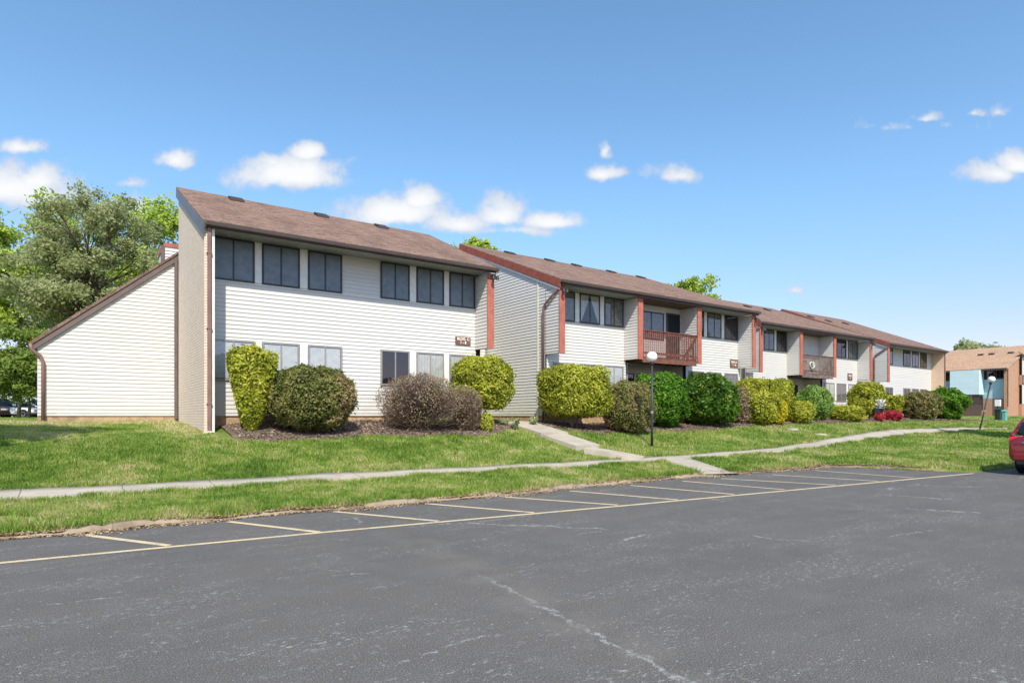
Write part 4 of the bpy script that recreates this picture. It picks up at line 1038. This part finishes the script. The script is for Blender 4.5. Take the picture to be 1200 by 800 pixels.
tree(-60, 52, 250, 150, 'lf_tree_dark', 'dense tree off beyond the left edge far behind the side lawn', ybase_crown=450, n=12000, size=.3, seed=9, clusters=40, csize=1.5, group='trees left of the nearest block')

def tree_at(u, v, h, w, leaf, label, seed, n=9000):
    d = fwd(u, v); k = (u*FY-v*FX)/d; px = 600+F*k; z0 = tz(u, v)
    tree(px, d, HZ-(z0+h-E)/d*F, w/d*F, leaf, label, ybase_crown=HZ-(z0+h*.42-E)/d*F, n=n, size=.22, seed=seed, clusters=40, csize=.8, trunk_r=.16, group='small trees shading the lawn from outside the picture')
tree_at(-3.9, 15.3, 7.6, 4.0, 'lf_tree_lime', 'small tree outside the left edge shading the side lawn', 21)
tree_at(37.5, 7.6, 8.5, 4.2, 'lf_tree_lime', 'small tree outside the right edge shading the sidewalk', 22)
# ------------------------------------------------------------------ lamps
def globe_lamp(px, d, top_y, lean_px, label, name='globe_lamp'):
    u, v = ray(px, d); z0 = tz(u, v); zt = E+(HZ-top_y)/F*d; lean = lean_px*d/F
    th = thing(name, (u, v, z0), label, 'lamp post', 'globe lamps on black posts')
    ax = Vector((FY, -FX, 0)); top = Vector((u, v, zt))+ax*lean; b0 = Vector((u, v, z0-.05)); dr = (top-b0).normalized()
    r = .19; pe = top-dr*(r+.02)
    MB().tube([b0, b0+(pe-b0)*.25, pe], [.048, .042, .038], 12).build('pole', M['black_metal'], th, smooth=True)
    MB().tube([pe-dr*.10, pe-dr*.02, pe+dr*.03], [.045, .075, .085], 14).build('collar', M['black_metal'], th, smooth=True)
    MB().tube([b0+(pe-b0)*.40, b0+(pe-b0)*.43], [.05, .05], 8).build('band', M['frame_grey'], th)
    bm = bmesh.new(); bmesh.ops.create_uvsphere(bm, u_segments=32, v_segments=20, radius=r)
    for x in bm.verts: x.co = Vector((x.co.x, x.co.y, x.co.z*.96))+top-Vector((u, v, z0))
    me = bpy.data.meshes.new('globe'); bm.to_mesh(me); bm.free(); me.materials.append(M['globe'])
    for p in me.polygons: p.use_smooth = True
    o_ = bpy.data.objects.new('globe', me); C.objects.link(o_); o_.parent = th
globe_lamp(764, 21.7, 418, 0, 'upright black lamp post with a white globe near the sidewalk junction')
globe_lamp(1148, 36.2, 444.5, 14, 'leaning black lamp post with a white globe near the red car')

# ------------------------------------------------------------------ red brick building far right
def brick_building():
    U0 = 82.5; va, vb = 24.0, 40.5; zb0 = 1.2
    b = thing('brick_building', (U0+3, 30, 1.5), 'orange brick two storey building with pale blue siding far at the right', 'building')
    H = 5.15
    MB().box((U0, va, zb0), (U0+7, vb, E+2.0)).build('brick_base', M['brick_red'], b)
    e = MB(); e.prism([(U0-.6, zb0), (U0+7.2, zb0), (U0+7.2, E+8.1), (U0-.6, E+H-.1)], 1, va-.3, va+.02); e.build('brick_end_wall', M['brick_red'], b)
    f = MB(); siding(f, zr((va, 1.9), (vb, 1.9), (vb, 4.0), (va, 4.0)), 0, U0, -1); f.build('blue_siding', M['siding_teal'], b, recalc=False)
    MB().box((U0+.02, va, E+1.9), (U0+6, vb, E+H)).build('inner_wall', M['dark_in'], b)
    def V(px): # y of a column on the plane x = U0
        k = (px-600)/F; return U0*(FY-FX*k)/(FX+FY*k)
    def win(pa, pb, za, zb_): window(b, V(pb), V(pa), za, zb_, U0, axis=0, kind='dark', fw_=.1)
    win(1103.5, 1119, 4.05, 5.0); win(1156, 1166, 4.05, 5.0); win(1167, 1177, 4.05, 5.0); win(1112, 1126, .7, 2.2); win(1129, 1152, .7, 2.2)
    # projecting pale box over the porch
    y0, y1 = V(1153), V(1119.5); s = MB(); siding(s, zr((y0, 2.35), (y1, 2.35), (y1, H-.1), (y0, H-.1)), 0, U0-1.5, -1); siding(s, zr((U0-1.5, 2.35), (U0, 2.35), (U0, H-.1), (U0-1.5, H-.1)), 1, y0, -1)
    s.build('projecting_bay', M['siding_light'], b, recalc=False)
    MB().box((U0-1.45, y0+.03, E+2.3), (U0, y1, E+H-.1)).build('bay_core', M['siding_light'], b)
    MB().box((U0-1.55, y0, E+2.2), (U0-1.35, y1, E+2.34)).build('bay_trim', M['brown_metal'], b)
    fe = MB(); y = y0-.6
    while y < y1+.4: fe.box((U0-2.6, y, E-.3), (U0-2.56, y+.16, E+1.2)); y += .18
    fe.box((U0-2.55, y0-.6, E+.9), (U0-2.5, y1+.4, E+1.0)); fe.build('patio_fence', M['wood_soffit'], b)
    r = MB(); r.prism([(U0-.9, E+H), (U0+7.2, E+8.15), (U0+7.2, E+7.95), (U0-.9, E+H-.18)], 1, va-.4, vb+.3); rf = r.build('roof', M['shingle_tan'], b)
    for px in (1132, 1145, 1168):
        y = V(px); MB().box((U0+4.2, y-.25, E+6.9), (U0+4.7, y+.25, E+7.25)).build('roof_vent', M['dark_vent'], rf)
    MB().box((U0-.95, va-.3, E+H-.2), (U0-.85, vb, E+H)).build('gutter', M['brown_metal'], b)
    MB().box((U0-.62, va-.34, E+1.0), (U0-.5, va-.3, E+5)).build('end_trim', M['brown_metal'], b)
    # white sided neighbour wall at the frame edge
    n = thing('white_sided_building', (90, 23, 1.5), 'white panelled building wall at the right edge beyond the orange brick end', 'building')
    vv = va-.6
    s = MB(); siding(s, zr((85.3, 1.3), (96, 1.3), (96, 3.4), (85.3, 3.4)), 1, vv, -1); siding(s, zr((85.3, 4.5), (96, 4.5), (96, 6.7), (85.3, 6.7)), 1, vv, -1); s.build('wall', M['siding'], n, recalc=False)
    MB().box((85.3, vv+.02, zb0), (96, vv+.28, E+1.3)).build('brick_base', M['brick_red'], n); MB().box((85.3, vv+.02, E+3.4), (96, vv+.25, E+4.5)).build('inner_wall', M['brick_red'], n)
    window(n, 85.5, 88, 3.45, 4.45, vv+.02, kind='greycurtain', fw_=.1)
    MB().prism([(vv-.4, E+6.7), (vv+.28, E+7.1), (vv+.28, E+6.95), (vv-.4, E+6.55)], 0, 85.2, 96).build('roof', M['shingle_tan'], n)
brick_building()

# utility boxes on the far lawn
def utility(px, d, w, dep, h, m, label, name='utility_box'):
    u, v = ray(px, d); z = tz(u, v); th = thing(name, (u, v, z), label, 'utility box', None)
    MB().box((u-dep/2, v-w/2, z-.05), (u+dep/2, v+w/2, z+h*.82)).build('cabinet', M[m], th, bevel=.02)
    MB().prism([(u-dep/2-.03, z+h*.82), (u+dep/2+.03, z+h*.82), (u+dep/2+.03, z+h), (u-dep/2-.03, z+h*.9)], 1, v-w/2-.03, v+w/2+.03).build('lid', M[m], th, bevel=.01)
    MB().box((u-dep/2-.02, v-.02, z+.05), (u-dep/2, v+.0, z+h*.8)).build('door_seam', M['frame_dark'], th)
utility(1169.5, 49, .36, .3, 1.0, 'green_box', 'slim dark green utility pedestal left of the teal box')
utility(1175, 49.5, .5, .45, .85, 'teal_box', 'squat teal utility box on the far lawn')
u, v = ray(1169, 62); th = thing('meter_cabinet', (u, v, 1.4), 'white meter cabinet on a post before the orange brick wall', 'cabinet'); MB().box((u-.15, v-.25, E+.95), (u+.15, v+.2, E+1.6)).build('case', M['white'], th, bevel=.02); MB().box((u-.05, v-.05, 1.4), (u+.05, v+.05, E+.95)).build('post', M['frame_dark'], th)
# pale covers in the lawn
for px, py, v, lab in ((928, 499, 15.9, 'pale round cover in the lawn nearer the yellow shrub'), (961, 505, 14.9, 'pale round cover in the lawn nearer the sidewalk')):
    u = rr(px, v); z = tz(u, v); c_ = MB().lathe([(0, .05), (.24, .05), (.27, .03), (.27, -.05)], (u, v, z), 22).build('utility_cover', M['concrete'], None, smooth=False); tag(c_, lab, 'cover', 'round covers in the lawn')
# planter beside the azaleas
u = rr(1029.5, 18.0); z = tz(u, 18.0); th = thing('planter', (u, 18, z), 'dark grey planter with white blooms behind the small azalea', 'planter')
MB().lathe([(0, 0), (.2, 0), (.3, .45), (.33, .45), (.33, .5), (.27, .5), (.25, .4), (0, .4)], (u, 18, z+.25), 18).build('pot', M['car_blue'], th, smooth=True)
PP = RNG.normal(0, .13, (400, 3))*[1, 1, 1.1]+[u+.12, 18, z+1.0]; np_mesh('blooms', leaves(PP, np.tile([0, 0, 1.], (400, 1)), .07), 4, M['white'], th, RNG.random(400))
MB().box((u-.22, 17.8, z-.05), (u+.22, 18.2, z+.25)).build('stand', M['wood_soffit'], th)

# ------------------------------------------------------------------ cars
def car(loc, rz, paint, label, suv=True, name='parked_car', group=None):
    """built along +x (front), centred on y, wheels on z=0"""
    th = thing(name, loc, label, 'car', group, rz)
    L = 4.7; W = .93; H = 1.70 if suv else 1.45; zb = .28; belt = 1.02 if suv else .93
    if suv: st = [(-2.35, .42, .62, .84), (-2.33, .36, .98, .89), (-2.24, .3, 1.06, .92), (-1.6, .27, 1.07, .94), (0, .25, 1.03, .95), (1.1, .26, 1.0, .94), (1.7, .28, .94, .91), (2.2, .32, .8, .84), (2.36, .42, .62, .74)]
    else: st = [(-2.35, .42, .62, .80), (-2.28, .34, .88, .86), (-1.9, .3, .97, .89), (-1.3, .27, .97, .91), (0, .25, .94, .92), (1.0, .26, .92, .91), (1.7, .28, .84, .88), (2.2, .32, .70, .8), (2.36, .42, .55, .7)]
    def loft(stations, ringf):
        bm = bmesh.new(); rows = []
        for s_ in stations: rows.append([bm.verts.new(p) for p in ringf(*s_)])
        for a, b in zip(rows[:-1], rows[1:]):
            n = len(a)
            for i in range(n): bm.faces.new((a[i], a[(i+1) % n], b[(i+1) % n], b[i]))
        bm.faces.new(rows[0][::-1]); bm.faces.new(rows[-1]); bmesh.ops.recalc_face_normals(bm, faces=bm.faces); return bm
    def fin_(bm, nm, m, par, sub=2):
        me = bpy.data.meshes.new(nm); bm.to_mesh(me); bm.free(); me.materials.append(m); ob = bpy.data.objects.new(nm, me); C.objects.link(ob); ob.parent = par
        for p in me.polygons: p.use_smooth = True
        if sub: md = ob.modifiers.new('s', 'SUBSURF'); md.levels = sub; md.render_levels = sub
        return ob
    def ring(x, lo, hi, w):
        m_ = (lo+hi)/2
        return [(x, -w*.86, lo), (x, -w, lo+.12), (x, -w*1.0, m_), (x, -w*.985, hi-.09), (x, -w*.9, hi), (x, 0, hi+.025), (x, w*.9, hi), (x, w*.985, hi-.09), (x, w, m_), (x, w, lo+.12), (x, w*.86, lo), (x, 0, lo-.01)]
    body = fin_(loft(st, ring), 'body', paint, th)
    # wheel arches as dark discs + wheels
    for x in (-1.42, 1.45):
        for sy in (-1, 1):
            w = MB(); y = sy*(W-.11)
            prof = [(.0, -.1), (.22, -.1), (.335, -.10), (.36, -.07), (.36, .07), (.335, .10), (.22, .10), (0, .1)]
            seg = 28; n0 = 0
            for (r_, yy) in prof:
                for q in range(seg):
                    a = 2*math.pi*q/seg; w.v.append((x+r_*math.cos(a), y+yy, .36+r_*math.sin(a)))
            for i in range(len(prof)-1):
                for q in range(seg): r2 = (q+1) % seg; w.f.append((i*seg+q, i*seg+r2, (i+1)*seg+r2, (i+1)*seg+q))
            wh = w.build('wheel', M['tyre'], th, smooth=False, local=True)
            rm = MB(); seg = 20
            rm.v += [(x, y+sy*.085, .36)]+[(x+.2*math.cos(2*math.pi*q/seg)*(1 if q % 2 else .8), y+sy*.104, .36+.2*math.sin(2*math.pi*q/seg)*(1 if q % 2 else .8)) for q in range(seg)]
            rm.f += [(0, 1+q, 1+(q+1) % seg) for q in range(seg)]; rm.build('rim', M['rim'], wh, local=True)
            ar = MB(); seg = 24
            ar.v += [(x, sy*(W-.0)*1.015, .40)]+[(x+.43*math.cos(2*math.pi*q/seg), sy*W*1.012, .40+.43*math.sin(2*math.pi*q/seg)) for q in range(seg)]
            ar.f += [(0, 1+q, 1+(q+1) % seg) for q in range(seg) if .40+.43*math.sin(2*math.pi*q/seg) > .25]
    # glasshouse
    if suv: gs = [(-2.22, 1.0, 1.08, .80), (-2.0, 1.0, 1.50, .74), (-1.75, 1.0, 1.62, .72), (-.5, .98, 1.66, .72), (.35, .96, 1.62, .70), (.75, .95, 1.45, .72), (1.3, .94, 1.02, .78)]
    else: gs = [(-1.9, .9, .95, .74), (-1.35, .9, 1.3, .66), (-.8, .9, 1.4, .64), (.1, .9, 1.42, .64), (.55, .9, 1.3, .66), (1.25, .88, .95, .72)]
    def gring(x, lo, hi, w):
        return [(x, -W*.93, lo), (x, -w-.03, (lo+hi)/2+.02), (x, -w*.97, hi-.04), (x, -w*.7, hi), (x, w*.7, hi), (x, w*.97, hi-.04), (x, w+.03, (lo+hi)/2+.02), (x, W*.93, lo)]
    gm, gt, gb = mat('dark_car_glass', .05, .7); gb.inputs['Base Color'].default_value = (.012, .014, .018, 1)
    g = fin_(loft(gs, gring), 'glasshouse', gm, th, 1)
    rs = [(x, hi-.03, hi+.035, w*.93) for (x, lo, hi, w) in gs[1:-1]] if suv else [(x, hi-.03, hi+.03, w*.93) for (x, lo, hi, w) in gs[1:-1]]
    def rring(x, lo, hi, w): return [(x, -w, lo), (x, -w*.9, hi-.01), (x, 0, hi+.01), (x, w*.9, hi-.01), (x, w, lo), (x, 0, lo)]
    fin_(loft(rs, rring), 'roof_panel', paint, th, 1)
    pl = MB()
    for sy in (-1, 1):
        for (xa, xb) in ((.72, 1.22), (-.45, -.45), (-1.7, -2.15)):
            pl.tube([(xa, sy*.735, 1.5 if suv else 1.3), (xb, sy*.87, belt+.02)], [.035, .05], 6)
    pl.build('pillars', paint, th, local=True)
    for sy in (-1, 1):
        l = MB(); l.prism([(-2.22, .86), (-2.30, .89), (-2.275, .98), (-2.18, 1.04), (-1.98, 1.04), (-2.08, .95)], 1, sy*.60, sy*.905); l.build('taillight', M['lens_red'], th, bevel=.02, local=True)
        l = MB(); l.box((2.2, sy*.5, .66), (2.33, sy*.8, .8)); l.build('headlight', M['chrome'], th, bevel=.02, local=True)
        l = MB(); l.box((.75, sy*.93, 1.0), (.93, sy*1.12, 1.14)); l.build('mirror', paint, th, bevel=.03, local=True)
    MB().box((-2.42, -.80, .38), (-2.28, .80, .60)).build('rear_bumper', paint, th, bevel=.05, local=True)
    MB().box((-2.43, -.7, .28), (-2.3, .7, .38)).build('bumper_skirt', M['tyre'], th, bevel=.02, local=True)
    MB().box((-2.375, -.58, .86), (-2.34, .58, .90)).build('trim_bar', M['chrome'], th, bevel=.01, local=True)
    MB().box((-2.37, -.26, .66), (-2.345, .26, .80)).build('number_plate', M['white'], th, local=True)
    MB().box((-2.1, -.78, .2), (2.1, .78, .34)).build('underbody', M['tyre'], th, local=True)
    return th
car((20.75+2.42, 5.12, 0), 0, M['car_red'], 'dark red car cut by the right edge with its rear towards the lawn corner')
for px, d, pt, lab, su, rz in ((-18, 50, 'car_maroon', 'maroon car at the far left edge behind the shaded lawn', True, 2.2), (16, 50.5, 'car_white', 'white car parked beyond the low dark tree', False, -.6), (46, 56, 'car_blue', 'blue grey car partly hidden by the lean-to wall', True, 2.4)):
    u, v = ray(px, d); car((u, v, tz(u, v)-.02), rz, M[pt], lab, su, group='cars parked far behind on the left')
# grey building behind those cars
u, v = ray(20, 95); b = thing('grey_building', (u, v, 1.4), 'grey sided building behind the far parked cars', 'building')
MB().box((u-9, v, 1.2), (u+9, v+7, 6.8)).build('wall', plain('grey_boards', (.42, .44, .43), .8, .2, var=.2, scale=1), b)
for k in range(5): MB().box((u-7+k*3.2, v-.06, 2.2), (u-5.8+k*3.2, v-.0, 3.6)).build('window', M['dark_in'], b)
MB().box((u-.2, v-.08, 1.4), (u+.9, v-.0, 3.5)).build('door', M['red_trim'], b)
MB().prism([(v-.5, 6.7), (v+3.5, 9), (v+7.5, 6.7)], 0, u-9.5, u+9.5).build('roof', M['shingle'], b)

# ------------------------------------------------------------------ grass
def near_path(U, V, S, w):
    S = np.array(S); d = np.full(U.shape, 1e9)
    for a, b in zip(S[:-1], S[1:]):
        ab = b-a; L = (ab**2).sum()+1e-9; t = np.clip(((U-a[0])*ab[0]+(V-a[1])*ab[1])/L, 0, 1)
        d = np.minimum(d, np.hypot(U-a[0]-t*ab[0], V-a[1]-t*ab[1]))
    return d < w
def scatter_grass(total):
    rg = np.random.default_rng(5); k = rg.uniform(-.86, .86, total*3); 
    # sample density falling with distance: uniform in 1/d between 8 and 62 m
    a, b = 1/9.0, 1/60.0; d = 1/np.sqrt(a*a+(b*b-a*a)*rg.random(total*3)) if False else 1/(a+(b-a)*rg.random(total*3))
    U = d*(FX+FY*k); V = d*(FY-FX*k)
    ok = (V > v_edge(U)+.03)
    ok &= ~near_path(U, V, SWS[::3], .60+.05*np.sin(U*3)) & ~near_path(U, V, [(14.5, 13.45), (13.45, 14.85), (13.2, 16.2), (13.1, 19), (13.1, 23)], .66) & ~near_path(U, V, APS, .55)
    inb = ((U > 3.0) & (U < 12.6) & (V > bed_front(U)+.05)) | ((U > 13.7) & (V > bed_front(U)+.05) & (V < 23) & (U < 57))
    ok &= ~inb; ok &= ~((U > 2.7) & (U < 56.5) & (V > 18.0)); ok &= ~((U > -1) & (V > 23.2) & (U < 60))
    ok &= rg.random(len(U)) < np.clip((V-v_edge(U)-.02)/.3, .12, 1)
    dr = dry(U, V); ok &= rg.random(len(U)) > dr*.75
    return U[ok], V[ok]
def dry(U, V):
    d1 = np.exp(-((U-1.2)/2.6)**2-((V-22.7)/1.0)**2)+.9*np.exp(-((U-2.3)/.5)**2-((V-20.2)/2.4)**2)
    n = .5+.5*np.sin(U*1.9+np.sin(V*2.3)*1.5)*np.sin(V*1.7+np.sin(U*1.3)*1.7)
    return np.clip(d1*(.7+.7*n)+.35*(n > .90), 0, 1)
def grass_mesh(name, U, V, hmul=1.0):
    rg = np.random.default_rng(6); n = len(U); d = U*FX+V*FY
    cl = np.sin(U*2.1+1)*np.sin(V*2.7)+.6*np.sin(U*5.3)*np.sin(V*4.9+2)
    h = (.030+.022*rg.random(n)+.012*cl)*hmul*(1+d*.014); near = np.clip(1-(V-v_edge(U))/.5, 0, 1); h = h*(1+.6*near*rg.random(n)); h = np.maximum(h, .02)
    w = (.006+.00042*d)*rg.uniform(.7, 1.4, n); an = rg.uniform(0, 6.283, n); Z = terr(U, V)-.022
    lx = rg.normal(0, .5, n)*h; ly = rg.normal(0, .5, n)*h
    dx = np.cos(an)*w; dy = np.sin(an)*w
    P = np.stack([np.stack([U-dx, V-dy, Z], 1), np.stack([U+dx, V+dy, Z], 1), np.stack([U+lx, V+ly, Z+h+.02], 1)], 1).reshape(-1, 3)
    o_ = np_mesh(name, P, 3, M['grass'], None, rg.random(n)+.9*dry(U, V))
    return tag(o_, kind='stuff')
gu, gv = scatter_grass(330000)
g = grass_mesh('grass', gu, gv); tag(g, 'green mown grass with yellow patches', 'grass')
# coarse tufts leaning over the kerb and the sidewalk edge
rg = np.random.default_rng(9); cu = rg.uniform(-3, 19.5, 700); side = rg.random(700)
cv = np.where(side < .45, v_edge(cu)+rg.uniform(.1, .5, 700), np.where(side < .8, 12.62-.02*cu, rg.uniform(11.0, 12.4, 700))); cv = np.maximum(cv, v_edge(cu)+.08)
TU = np.repeat(cu, 42)+rg.normal(0, .07, 700*42); TV = np.repeat(cv, 42)+rg.normal(0, .07, 700*42)
ss_ = np.array(SWS)[:-1]; ii = rg.integers(0, len(ss_), 1500); off = rg.uniform(.56, .74, 1500)*rg.choice([-1, 1], 1500); sel = (ss_[ii][:, 0] > -3) & (ss_[ii][:, 0] < 50); eu = ss_[ii][sel][:, 0]+rg.uniform(-.15, .15, sel.sum()); ev = ss_[ii][sel][:, 1]+off[sel]
TU = np.concatenate([TU, np.repeat(eu, 22)+rg.normal(0, .06, len(eu)*22)]); TV = np.concatenate([TV, np.repeat(ev, 22)+rg.normal(0, .05, len(ev)*22)])
mu = rg.uniform(-4, 45, 420); mv = v_edge(mu)+.3+rg.random(420)*(16.4-v_edge(mu)-.3)
TU = np.concatenate([TU, np.repeat(mu, 30)+rg.normal(0, .10, 420*30)]); TV = np.concatenate([TV, np.repeat(mv, 30)+rg.normal(0, .10, 420*30)])
ok = ~near_path(TU, TV, [(14.5, 13.45), (13.45, 14.85), (13.2, 16.2), (13.1, 19)], .64) & (TV > v_edge(TU)+.02) & ~near_path(TU, TV, APS, .55) & ~near_path(TU, TV, SWS[::3], .49)
g = grass_mesh('grass_tufts', TU[ok], TV[ok], 2.0); tag(g, 'longer ragged tufts along the kerb and sidewalk', 'grass')
# dry litter along the kerb and in the beds
def litter(name, U, V, Z, size, label, m='lf_litter'):
    n = len(U); P = np.stack([U, V, Z+rg.uniform(.004, .02, n)], 1); o_ = np_mesh(name, leaves(P, np.tile([0, 0, 1.], (n, 1)), size, 1.8, .35), 4, M[m], None, rg.random(n)); tag(o_, label, 'litter', kind='stuff')
LU = rg.uniform(-3, 20.3, 42000); LV = v_edge(LU)+rg.normal(.03, .10, 42000)*(1+.6*np.sin(LU*1.9)+.3*np.sin(LU*5.1)); LZ = np.where(LV > v_edge(LU), terr(LU, np.maximum(LV, v_edge(LU))), .0); litter('leaf_litter', LU, LV, LZ, .024, 'dry tan leaf litter along the kerb')
BU = rg.uniform(3.4, 55, 26000); BV = bed_front(BU)+rg.random(26000)*(19-bed_front(BU)); ok = ~((BU > 12.3) & (BU < 13.9)); BU, BV = BU[ok], BV[ok]
M['lf_chip'] = m_leaf('mulch_chips', [(.1, (.07, .048, .036)), (.5, (.19, .13, .095)), (.9, (.42, .32, .25))], .05)
litter('mulch_chips', BU, BV, terr(BU, BV)+.035, .045, 'brown shredded mulch chips in the beds', 'lf_chip')
scene.render.engine = 'CYCLES'
